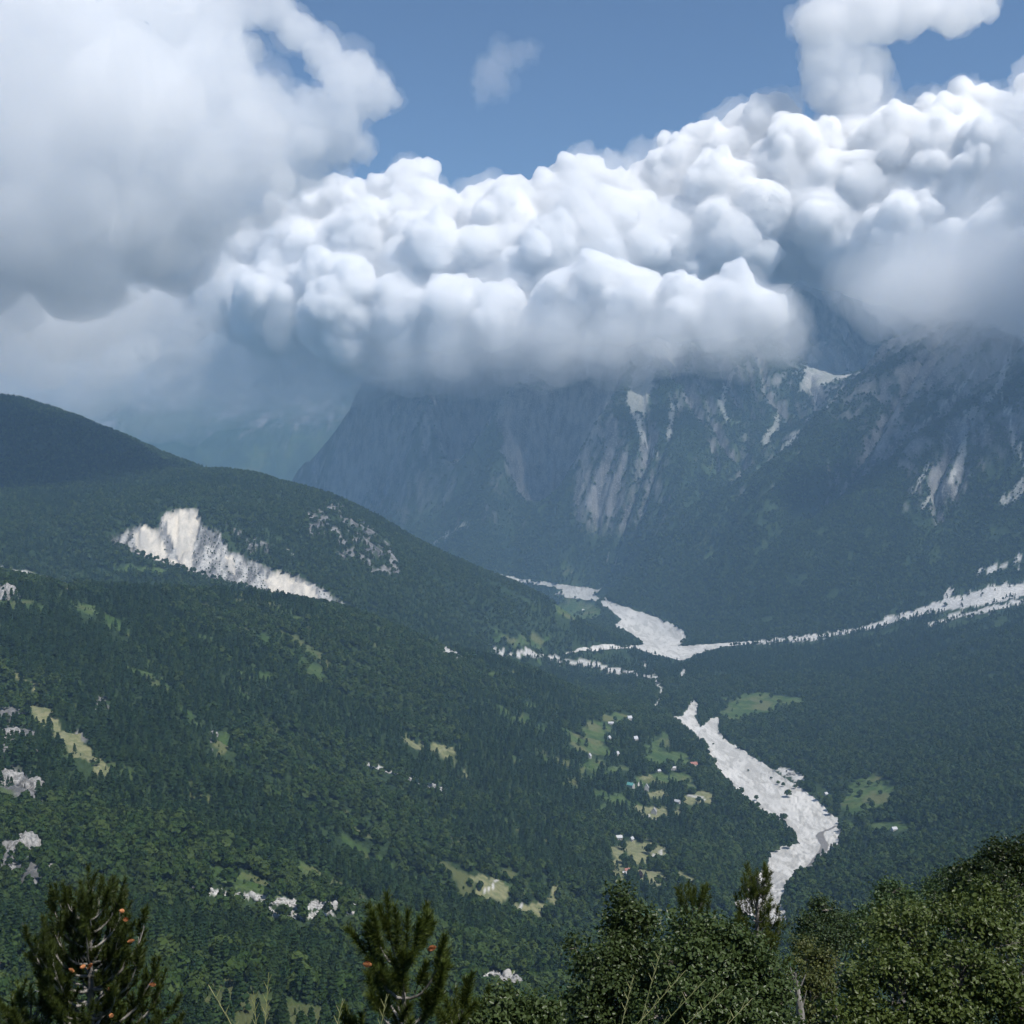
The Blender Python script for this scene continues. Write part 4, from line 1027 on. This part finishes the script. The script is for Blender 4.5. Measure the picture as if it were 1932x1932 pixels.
# loose boulders on the scree
rr = np.random.default_rng(55); BV = []; BF = []; nb = 0
for p, cnt, sz_ in ((SCREE[0], 330, 1.1), (SCREE[1], 120, 1.1), (SCREE[2], 200, 1.1), (SCREE[4], 140, 1.0), (SCREE[5], 90, 1.2), (SCREE[7], 120, 1.4)):
    lo, hi = p.min(0), p.max(0); got = 0; tries = 0
    while got < cnt and tries < 40:
        tries += 1
        q = rr.uniform(lo, hi, (800, 2)); ok = in_poly(p, q[:, 0], q[:, 1]); q = q[ok][:cnt - got]
        for x, y in q:
            s = sz_ * rr.lognormal(0, 0.45); V_ = I1V * (1 + rr.uniform(-.3, .3, (len(I1V), 1))) * s * rr.uniform(.6, 1.2, 3) + (x, y, float(ground(np.array(x), np.array(y))) + s * 0.3)
            BV.append(V_); BF.append(I1F + nb); nb += len(I1V)
        got += len(q)
M_BOULDER = mat_plain('pale_boulder', (0.30, 0.295, 0.28), (0.44, 0.43, 0.41), 0.5, 0.9, 0.3)
tag(new_obj('scree_boulders', fast_mesh('scree_boulders', np.concatenate(BV), np.concatenate(BF)), M_BOULDER), 'white boulders strewn along the scree gullies', 'boulders', kind='stuff')
print('village and rocks', time.time() - T0)

# ------------------------------------------------------------------ foreground trees
def tube(V, F, pts, rad, s=6):
    """tapered tube along pts"""
    k0 = len(V); pts = [np.array(p, float) for p in pts]
    for i, p in enumerate(pts):
        d = pts[min(i + 1, len(pts) - 1)] - pts[max(i - 1, 0)]; d = d / (np.linalg.norm(d) + 1e-9)
        x = np.cross(d, (0.31, 0.87, 0.38)); x /= np.linalg.norm(x); y = np.cross(d, x)
        for j in range(s):
            t = 6.2832 * j / s; V.append(p + rad[i] * (math.cos(t) * x + math.sin(t) * y))
    for i in range(len(pts) - 1):
        for j in range(s):
            a = k0 + i * s; F.append((a + j, a + (j + 1) % s, a + s + (j + 1) % s, a + s + j))
M_NEEDLE = mat_leaf('pine_needles', (0.030, 0.048, 0.010), (0.085, 0.108, 0.022), 0.25, rough=0.45, warm=(0.075, 0.095, 0.018))
M_PBARK = mat_bark('pine_bark', (0.10, 0.09, 0.085), (0.26, 0.245, 0.23), 25)
M_PALE = mat_bark('pale_twig', (0.10, 0.095, 0.085), (0.34, 0.32, 0.30), 9)
M_CONE = mat_plain('orange_cone', (0.32, 0.13, 0.055), (0.48, 0.21, 0.09), 60, 0.7, 0.004)
def needles(P, D, length, r, n, nl=0.085, width=0.0042):
    """bottle-brush shoots: bases P, directions D"""
    Vs = []
    for p, d, L in zip(P, D, length):
        t = r.uniform(0.0, 1.0, n); x = np.cross(d, (0.2, 0.3, 0.93)); x /= np.linalg.norm(x) + 1e-9; y = np.cross(d, x)
        a = r.uniform(0, 6.2832, n); side = np.cos(a)[:, None] * x + np.sin(a)[:, None] * y
        tip = 0.35 + 0.9 * t[:, None] ** 2                                         # the youngest needles point forward
        nd = side * r.uniform(.65, 1.0, (n, 1)) + d * tip + r.normal(0, .10, (n, 3)); nd /= np.linalg.norm(nd, axis=1)[:, None]
        b = p + d * (L * t)[:, None]; q = np.cross(nd, r.normal(size=(n, 3))); q /= np.linalg.norm(q, axis=1)[:, None] + 1e-9
        l = nl * r.uniform(.75, 1.15, (n, 1))
        Vs.append(np.stack([b - q * width, b + q * width, b + nd * l], 1).reshape(-1, 3))
    V = np.concatenate(Vs); return V, np.arange(len(V)).reshape(-1, 3)
def cone_mesh():
    V = []; F = []; r = np.random.default_rng(3)
    for i in range(9):                                                         # rows of open scales
        t = i / 8; R = 0.028 * math.sin(math.pi * (0.18 + 0.74 * t)); z = 0.085 * t
        for j in range(8):
            a = 6.2832 * (j + 0.5 * (i % 2)) / 8; c = np.array([math.cos(a), math.sin(a), 0]); s = np.array([-math.sin(a), math.cos(a), 0]); k = len(V)
            V += [c * R * .55 + s * .007 + (0, 0, z - .006), c * R * .55 - s * .007 + (0, 0, z - .006), c * R * 1.15 - s * .009 + (0, 0, z + .008), c * R * 1.15 + s * .009 + (0, 0, z + .008)]
            F.append((k, k + 1, k + 2, k + 3))
    return fast_mesh('cone', np.array(V), np.array(F))
CONE = cone_mesh(); CONE.materials.append(M_CONE)
def near_pine(u, vtop, Y, spread, label, seed, cones=(), leaders=1, whorl=0.34, dens=95, tilt=0.0, shoot=0.24, sparse=1.0, nl=0.085, low=0.0, name='pine_tree', pitch=0.085):
    r = np.random.default_rng(seed)
    X, _, ztop = at(u, vtop, Y); zb = float(height(np.array(X), np.array(Y))) - 0.1; H = ztop - zb
    root = new_obj(name, None); root.location = (X, Y, zb); tag(root, label, 'pine')
    V = []; F = []; BV = []; BF = []; SP = []; SD = []; SL = []
    axis = lambda t: np.array([tilt * t * t + 0.02 * math.sin(t * 5 + seed), 0.02 * math.cos(t * 4 + seed), H * t])
    R0 = 0.022 * H
    tube(V, F, [axis(t) for t in np.linspace(0, 1, 12)], [R0 * (1 - 0.85 * t) + 0.006 for t in np.linspace(0, 1, 12)], 8)
    for q in range(leaders):                                                    # upright leading shoots
        off = np.array([0.18 * (q - (leaders - 1) / 2), 0, -0.10 * q])
        SP.append(axis(0.97) + off * .4); d = np.array([off[0] * .7, 0, 1.0]); SD.append(d / np.linalg.norm(d)); SL.append(shoot * 1.5)
    z = H * low + 0.3
    while z < H * 0.97:
        t = z / H; k = int(r.integers(4, 6)); a0 = r.uniform(0, 6.28)
        for j in range(k):
            if r.random() > sparse: continue
            a = a0 + j * 6.2832 / k + r.uniform(-.25, .25)
            L = spread * (1 - t) ** 0.72 * r.uniform(.75, 1.15) + 0.12
            out = np.array([math.cos(a), math.sin(a), 0]); p = axis(t); rise = r.uniform(.25, .6) + 0.5 * t
            pts = [p]; n = 6
            for i in range(1, n + 1):
                s = i / n; pts.append(p + out * L * (s - 0.18 * s * s) + np.array([0, 0, L * (0.05 * s + rise * s * s)]) + r.normal(0, .012, 3) * L)
            tube(BV, BF, pts, [0.016 * (1 - .75 * i / n) * (0.5 + L) + 0.003 for i in range(n + 1)], 5)
            # shoots along the outer part and at the end
            m = max(3, int(L / pitch))
            for i in range(m):
                s = 0.22 + 0.78 * (i + r.random()) / m; f = s * n; b0 = min(int(f), n - 1); b = pts[b0] + (pts[b0 + 1] - pts[b0]) * (f - b0)
                dirb = (pts[b0 + 1] - pts[b0]); dirb /= np.linalg.norm(dirb)
                sd = dirb * r.uniform(.3, .9) + np.array([r.normal(0, .35), r.normal(0, .35), r.uniform(.35, 1.0)]); sd /= np.linalg.norm(sd)
                tw = b + sd * r.uniform(.04, .14); tube(BV, BF, [b, tw], [0.005, 0.004], 4)
                SP.append(tw); SD.append(sd); SL.append(shoot * r.uniform(.7, 1.2))
            e = pts[-1]; d = pts[-1] - pts[-2]; d /= np.linalg.norm(d); d = d + np.array([0, 0, .8]); d /= np.linalg.norm(d)
            SP.append(e); SD.append(d); SL.append(shoot * 1.25)
        z += whorl * r.uniform(.8, 1.2) * (1.0 - 0.35 * t)
    new_obj('trunk', fast_mesh('trunk', np.array(V), np.array(F), True), M_PBARK, root)
    new_obj('branches', fast_mesh('branches', np.array(BV), np.array(BF), True), M_PALE, root)
    NV, NF = needles(np.array(SP), np.array(SD), np.array(SL), r, dens, nl)
    new_obj('crown', fast_mesh('crown', NV, NF), M_NEEDLE, root)
    for cu_, cv_ in cones:                                                      # cones where the photograph shows them
        cx, _, cz = at(cu_, cv_, Y - 0.55); c = new_obj('cone', CONE, None, root); c.location = (cx - X, -0.55, cz - zb); c.rotation_euler = (r.uniform(.6, 2.4), r.uniform(-.6, .6), r.uniform(0, 6)); c.scale = (0.85,) * 3
    return root
near_pine(168, 1700, 15.0, 1.35, 'bushy young pine with orange cones at the bottom left', 11,
          [(226, 1719), (241, 1734), (241, 1777), (152, 1826), (140, 1834), (206, 1868), (293, 1858), (212, 1914), (165, 1828)], 1, 0.23, 170, 0.0, 0.22, nl=0.08, pitch=0.07)
near_pine(762, 1778, 11.0, 0.74, 'young pine with upright candles at the bottom centre', 12, [(808, 1792), (700, 1820)], 2, 0.40, 380, 0.0, 0.27, 0.9, pitch=0.10, nl=0.09)
near_pine(884, 1915, 13.0, 0.5, 'small pine top just right of the central young pine', 14, (), 1, 0.3, 170, 0, 0.2)
near_pine(55, 1895, 15.5, 0.55, 'small pine top in the bottom left corner', 15, (), 1, 0.3, 130, 0, 0.2)
near_pine(1308, 1702, 21.0, 0.85, 'slim dark pine rising behind the oak bushes', 16, (), 1, 0.42, 130, 0, 0.26, nl=0.10)
near_pine(1424, 1655, 24.0, 1.05, 'old pale barked pine with tufted crown in front of the river', 17, (), 1, 0.34, 110, 0.05, 0.22, 0.85, nl=0.10, low=0.35)

def leaf_faces(P, N, T, L, W):
    """pointed leaves folded a little along the midrib: six corners, two faces of four"""
    b = np.cross(N, T); b /= np.linalg.norm(b, axis=1)[:, None] + 1e-9
    L = L[:, None]; W = W[:, None]; up = N * W * 0.35
    V = np.stack([P, P + T * L * .35 + b * W + up, P + T * L * .75 + b * W * .7 + up, P + T * L, P + T * L * .75 - b * W * .7 + up, P + T * L * .35 - b * W + up], 1).reshape(-1, 3)
    i = np.arange(len(P))[:, None] * 6
    return V, np.concatenate([i + [0, 1, 2, 3], i + [0, 3, 4, 5]])
def near_broadleaf(name, label, base, lobes, leaf, nleaf, mat, bark, seed, cat='tree', trunk=0.10, stems=1):
    """base: (u, Y) of the foot; lobes: (u, v, radius px, Y) leafy masses"""
    r = np.random.default_rng(seed)
    X, Y = (base[0] - CU) / FPX * base[1], base[1]; zb = float(height(np.array(X), np.array(Y))) - 0.1
    root = new_obj(name, None); root.location = (X, Y, zb); tag(root, label, cat)
    o = np.array([X, Y, zb]); LB = np.array([[*at(u, v, y), q / FPX * y] for u, v, q, y in lobes]); LB[:, :3] -= o
    V = []; F = []; top = LB[:, :3].mean(0); P = []; A = []; share = LB[:, 3] ** 2 / (LB[:, 3] ** 2).sum()
    fork = np.array([top[0] * .4, top[1] * .4, max(top[2] * .42, .3)])
    for s in range(stems):
        off = r.normal(0, .12, 3) * (stems > 1); off[2] = 0
        tube(V, F, [off * 2, fork * .5 + off * 2 + r.normal(0, .04, 3), fork + off], [trunk, trunk * .85, trunk * .7], 8)
    for (x, y, z, q), sh in zip(LB, share):
        c = np.array([x, y, z]); m = fork + (c - fork) * .5 + np.array([0, 0, .08 * np.linalg.norm(c - fork)]) + r.normal(0, .05, 3) * q
        tube(V, F, [fork, m, c], [trunk * .55, trunk * .38, trunk * .2], 6)
        nt = max(8, int(nleaf * sh / 9))
        d = unit(nt, r); d[:, 2] = np.abs(d[:, 2]) * 0.9 + d[:, 2] * .1 - 0.12; rr_ = q * r.uniform(.35, 1.08, nt) ** 0.7
        rr_ *= 1 + 0.22 * vnoise(d[:, 0] * 2.6 + seed, d[:, 1] * 2.6 + x, d[:, 2] * 2.6 + z, seed)
        # leaves gather in clumps on the outside of each mass, with shaded gaps between
        nc = max(6, int(nt / 22)); cd = unit(nc, r); cd[:, 2] = np.abs(cd[:, 2]) * .8 + cd[:, 2] * .2; cc = c + cd * q * r.uniform(.62, .98, (nc, 1)); pick = r.integers(0, nc, nt)
        tip = cc[pick] + d * (q * r.uniform(.17, .30, nc))[pick][:, None] * r.uniform(.5, 1.05, (nt, 1)) * np.array([1.15, 1.15, .7])
        loose = r.random(nt) < 0.09; tip[loose] = (c + d * rr_[:, None])[loose]
        for k_ in range(0, nt):
            if k_ % 3 == 0:
                mid = c + (tip[k_] - c) * .5 + r.normal(0, .05, 3) * q; tube(V, F, [c, mid, tip[k_]], [trunk * .13, trunk * .08, trunk * .03], 4)
        # sprays of leaves, flat and facing up and out
        n = 9; pd = d[:, None] + np.array([0, 0, .55]) + r.normal(0, .38, (nt, 1, 3)); pd = pd / np.linalg.norm(pd, axis=2)[..., None]
        pp = tip[:, None] + r.normal(0, leaf * 1.5, (nt, n, 3)); nn = pd + r.normal(0, .33, (nt, n, 3)); nn /= np.linalg.norm(nn, axis=2)[..., None]
        P.append(pp.reshape(-1, 3)); A.append(nn.reshape(-1, 3))
    P = np.concatenate(P); A = np.concatenate(A); T = np.cross(A, unit(len(P), r)); T /= np.linalg.norm(T, axis=1)[:, None] + 1e-9
    L = leaf * r.uniform(.7, 1.25, len(P)); W = L * r.uniform(.28, .38, len(P))
    new_obj('trunk', fast_mesh('trunk', np.array(V), np.array(F), True), bark, root)
    LV, LF = leaf_faces(P - T * L[:, None] * .5, A, T, L, W)
    new_obj('crown', fast_mesh('crown', LV, LF), mat, root)
    return root
M_OAK = mat_leaf('oak_leaf', (0.026, 0.046, 0.014), (0.066, 0.096, 0.032), 0.25, rough=0.38, warm=(0.07, 0.10, 0.034))
M_BEECH = mat_leaf('beech_leaf', (0.018, 0.036, 0.008), (0.075, 0.100, 0.024), 0.25, rough=0.42, warm=(0.07, 0.095, 0.024))
M_DULL = mat_leaf('dull_leaf', (0.045, 0.060, 0.016), (0.095, 0.105, 0.030), 0.25, rough=0.5, warm=(0.085, 0.09, 0.03))
M_MIDT = mat_leaf('mid_leaf', (0.028, 0.055, 0.018), (0.065, 0.105, 0.032), 0.25, rough=0.5, warm=(0.06, 0.09, 0.03))
M_TBARK = mat_bark('grey_bark', (0.13, 0.12, 0.105), (0.27, 0.25, 0.225), 14)
near_broadleaf('oak_bush', 'tall leafy oak bush at the bottom, right of the central pine', (1185, 15.0),
    [(1176, 1695, 22, 15), (1180, 1730, 32, 15), (1215, 1752, 30, 15), (1158, 1768, 36, 15), (1205, 1805, 50, 15), (1145, 1818, 44, 14.6), (1115, 1850, 44, 14.4), (1185, 1870, 66, 14.4), (1105, 1915, 52, 14.2), (1235, 1850, 48, 14.8), (1150, 1960, 80, 14.2), (1085, 1790, 18, 14.8)], 0.055, 15000, M_OAK, M_TBARK, 21, 'bush', 0.06, 3)
near_broadleaf('oak_bush', 'broad leafy oak bush in front of the old pale barked pine', (1360, 14.0),
    [(1290, 1752, 26, 14.4), (1335, 1765, 30, 14.4), (1370, 1780, 30, 14.4), (1330, 1800, 44, 14.4), (1280, 1820, 48, 14), (1345, 1840, 56, 14), (1400, 1800, 46, 14.2), (1420, 1850, 58, 14), (1300, 1890, 60, 13.6), (1380, 1910, 70, 13.6), (1455, 1900, 56, 13.8), (1240, 1920, 46, 13.6), (1430, 1960, 80, 13.6), (1455, 1835, 30, 14.2)], 0.055, 16000, M_OAK, M_TBARK, 22, 'bush', 0.06, 3)
near_broadleaf('leafy_shrub', 'low leafy shrub between the small pine and the oak bushes', (960, 12.5), [(950, 1905, 32, 12.5), (985, 1925, 40, 12.5), (925, 1935, 36, 12.4), (1030, 1935, 34, 12.5)], 0.05, 3600, M_OAK, M_TBARK, 23, 'shrub', 0.03, 3)
near_broadleaf('beech_tree', 'large leafy beech filling the bottom right corner', (1800, 24.0),
    [(1660, 1775, 48, 23), (1705, 1745, 46, 24), (1650, 1830, 50, 22), (1735, 1800, 64, 22.5), (1790, 1735, 52, 24), (1700, 1880, 66, 21), (1620, 1880, 44, 21), (1800, 1860, 80, 21), (1850, 1790, 70, 22), (1900, 1880, 84, 21), (1870, 1720, 60, 24), (1935, 1780, 70, 23), (1640, 1940, 60, 20.5), (1780, 1950, 90, 20.5), (1960, 1960, 90, 20.5), (1580, 1930, 36, 20.5)], 0.085, 30000, M_BEECH, M_TBARK, 31, trunk=0.14)
near_broadleaf('beech_tree', 'tall beech at the right edge behind the large one', (1915, 36.0),
    [(1890, 1640, 44, 35), (1935, 1630, 50, 35), (1850, 1670, 46, 35), (1905, 1690, 56, 34), (1820, 1690, 36, 35.5), (1975, 1680, 70, 35), (1860, 1735, 50, 34)], 0.10, 14000, M_BEECH, M_TBARK, 32, trunk=0.16)
near_broadleaf('beech_tree', 'dark beech with pointed top in the middle of the right hand wood', (1690, 62.0),
    [(1680, 1690, 26, 62), (1660, 1715, 32, 62), (1705, 1715, 34, 62), (1635, 1745, 34, 61), (1690, 1750, 46, 61), (1740, 1735, 30, 62), (1770, 1700, 24, 64), (1730, 1760, 40, 61)], 0.15, 11000, M_MIDT, M_TBARK, 33, trunk=0.2)
near_broadleaf('beech_tree', 'rounded beech at the left end of the right hand wood', (1560, 80.0),
    [(1560, 1720, 28, 80), (1530, 1745, 30, 80), (1590, 1742, 30, 80), (1560, 1765, 44, 79), (1510, 1775, 26, 80), (1605, 1775, 34, 79), (1540, 1800, 50, 78)], 0.17, 11000, M_MIDT, M_TBARK, 34, trunk=0.22)
near_broadleaf('beech_tree', 'hazy green treetop between the dark beech and the right edge', (1800, 95.0),
    [(1800, 1668, 30, 95), (1770, 1690, 30, 95), (1835, 1662, 30, 95), (1860, 1640, 26, 95), (1815, 1700, 40, 94)], 0.2, 8000, M_MIDT, M_TBARK, 35, trunk=0.25)
near_broadleaf('brown_shrub', 'brownish leafy shrub between the oak bush and the beeches', (1535, 26.0), [(1520, 1800, 24, 27), (1545, 1820, 34, 26.5), (1515, 1850, 34, 26), (1560, 1860, 40, 26), (1530, 1895, 46, 25.5), (1520, 1940, 50, 25)], 0.07, 6500, M_DULL, M_TBARK, 36, 'shrub', 0.05, 2)
# dead pale stem beside the oak
V = []; F = []; b0 = np.array(at(1512, 1990, 16)); tp = np.array(at(1500, 1835, 16))
tube(V, F, [b0, b0 + (tp - b0) * .5 + (0.03, 0, 0), tp], [0.075, 0.06, 0.02], 8)
for q, (du, dv) in ((.45, (14, -40)), (.6, (-18, -30)), (.75, (16, -28)), (.85, (-10, -26))):
    s = b0 + (tp - b0) * q; tube(V, F, [s, s + np.array([du, 0, -dv]) / FPX * 16 * .6, s + np.array([du * 1.1, 0, -dv * 1.3]) / FPX * 16], [0.02, 0.012, 0.004], 5)
zg = float(height(np.array(b0[0]), np.array(16.0))); V = [v if v[2] > b0[2] + 1e-6 or i > 7 else np.array([v[0], v[1], zg - 0.1]) for i, v in enumerate(V)]
tag(new_obj('dead_stem', fast_mesh('dead_stem', np.array(V), np.array(F), True), M_PALE), 'bare pale stem with short twigs beside the oak bush', 'dead tree')

# ------------------------------------------------------------------ long grass at the viewer's feet
M_STRAW = mat_plain('straw', (0.16, 0.18, 0.07), (0.30, 0.29, 0.14), 8, 0.6, 0.001)
def stalk(u, v, Y, lean, label):
    x, _, zt = at(u, v, Y); zb = -1.72; V = []; F = []; H = zt - zb; xb = x - lean
    pts = [(xb + lean * t ** 2.2, Y + 0.05 * t, zb + H * (t - 0.12 * abs(lean) * t * t)) for t in np.linspace(0, 1, 9)]; pts[-1] = (x, Y + .05, zt)
    tube(V, F, pts, [0.0010 * (1 - .6 * t) + 0.0003 for t in np.linspace(0, 1, 9)], 5)
    for q in range(7):                                                          # the loose flower head
        t = 0.86 + 0.14 * q / 7; p = np.array(pts[-2]) + (np.array(pts[-1]) - np.array(pts[-2])) * (t - .875) * 8 * .9
        tube(V, F, [p, p + np.array([(-1) ** q * .008, 0, .018])], [0.0011, 0.0004], 4)
    tag(new_obj('grass_stalk', fast_mesh('grass_stalk', np.array(V), np.array(F), True), M_STRAW), label, 'grass', 'long grass stalks at the bottom edge')
for i, (u, v, Y, lean, lab) in enumerate([(497, 1855, 2.3, .02, 'thin upright grass stalk left of the bottom centre'), (468, 1890, 2.4, -.03, 'short grass stalk beside the thin upright one'), (380, 1880, 2.2, -.25, 'grass stalk leaning left near the left pine'),
    (640, 1905, 2.4, .06, 'short grass stalk leaning right before the central pine'), (1255, 1800, 2.6, .10, 'tall grass stalk crossing the first oak bush'), (1340, 1868, 2.3, .42, 'grass stalk arching right across the oak bush'), (1378, 1885, 2.3, .48, 'long grass stalk bowed far right over the oak bush'),
    (1300, 1850, 2.5, .34, 'grass stalk curving over the gap between the oak bushes'), (1200, 1858, 2.5, .08, 'short stalk standing before the first oak bush'), (725, 1895, 2.5, .05, 'short stalk at the foot of the central pine'), (1430, 1905, 2.3, .4, 'low bowed stalk at the right of the oak bushes')]):
    stalk(u, v, Y, lean, lab)
print('done', time.time() - T0)
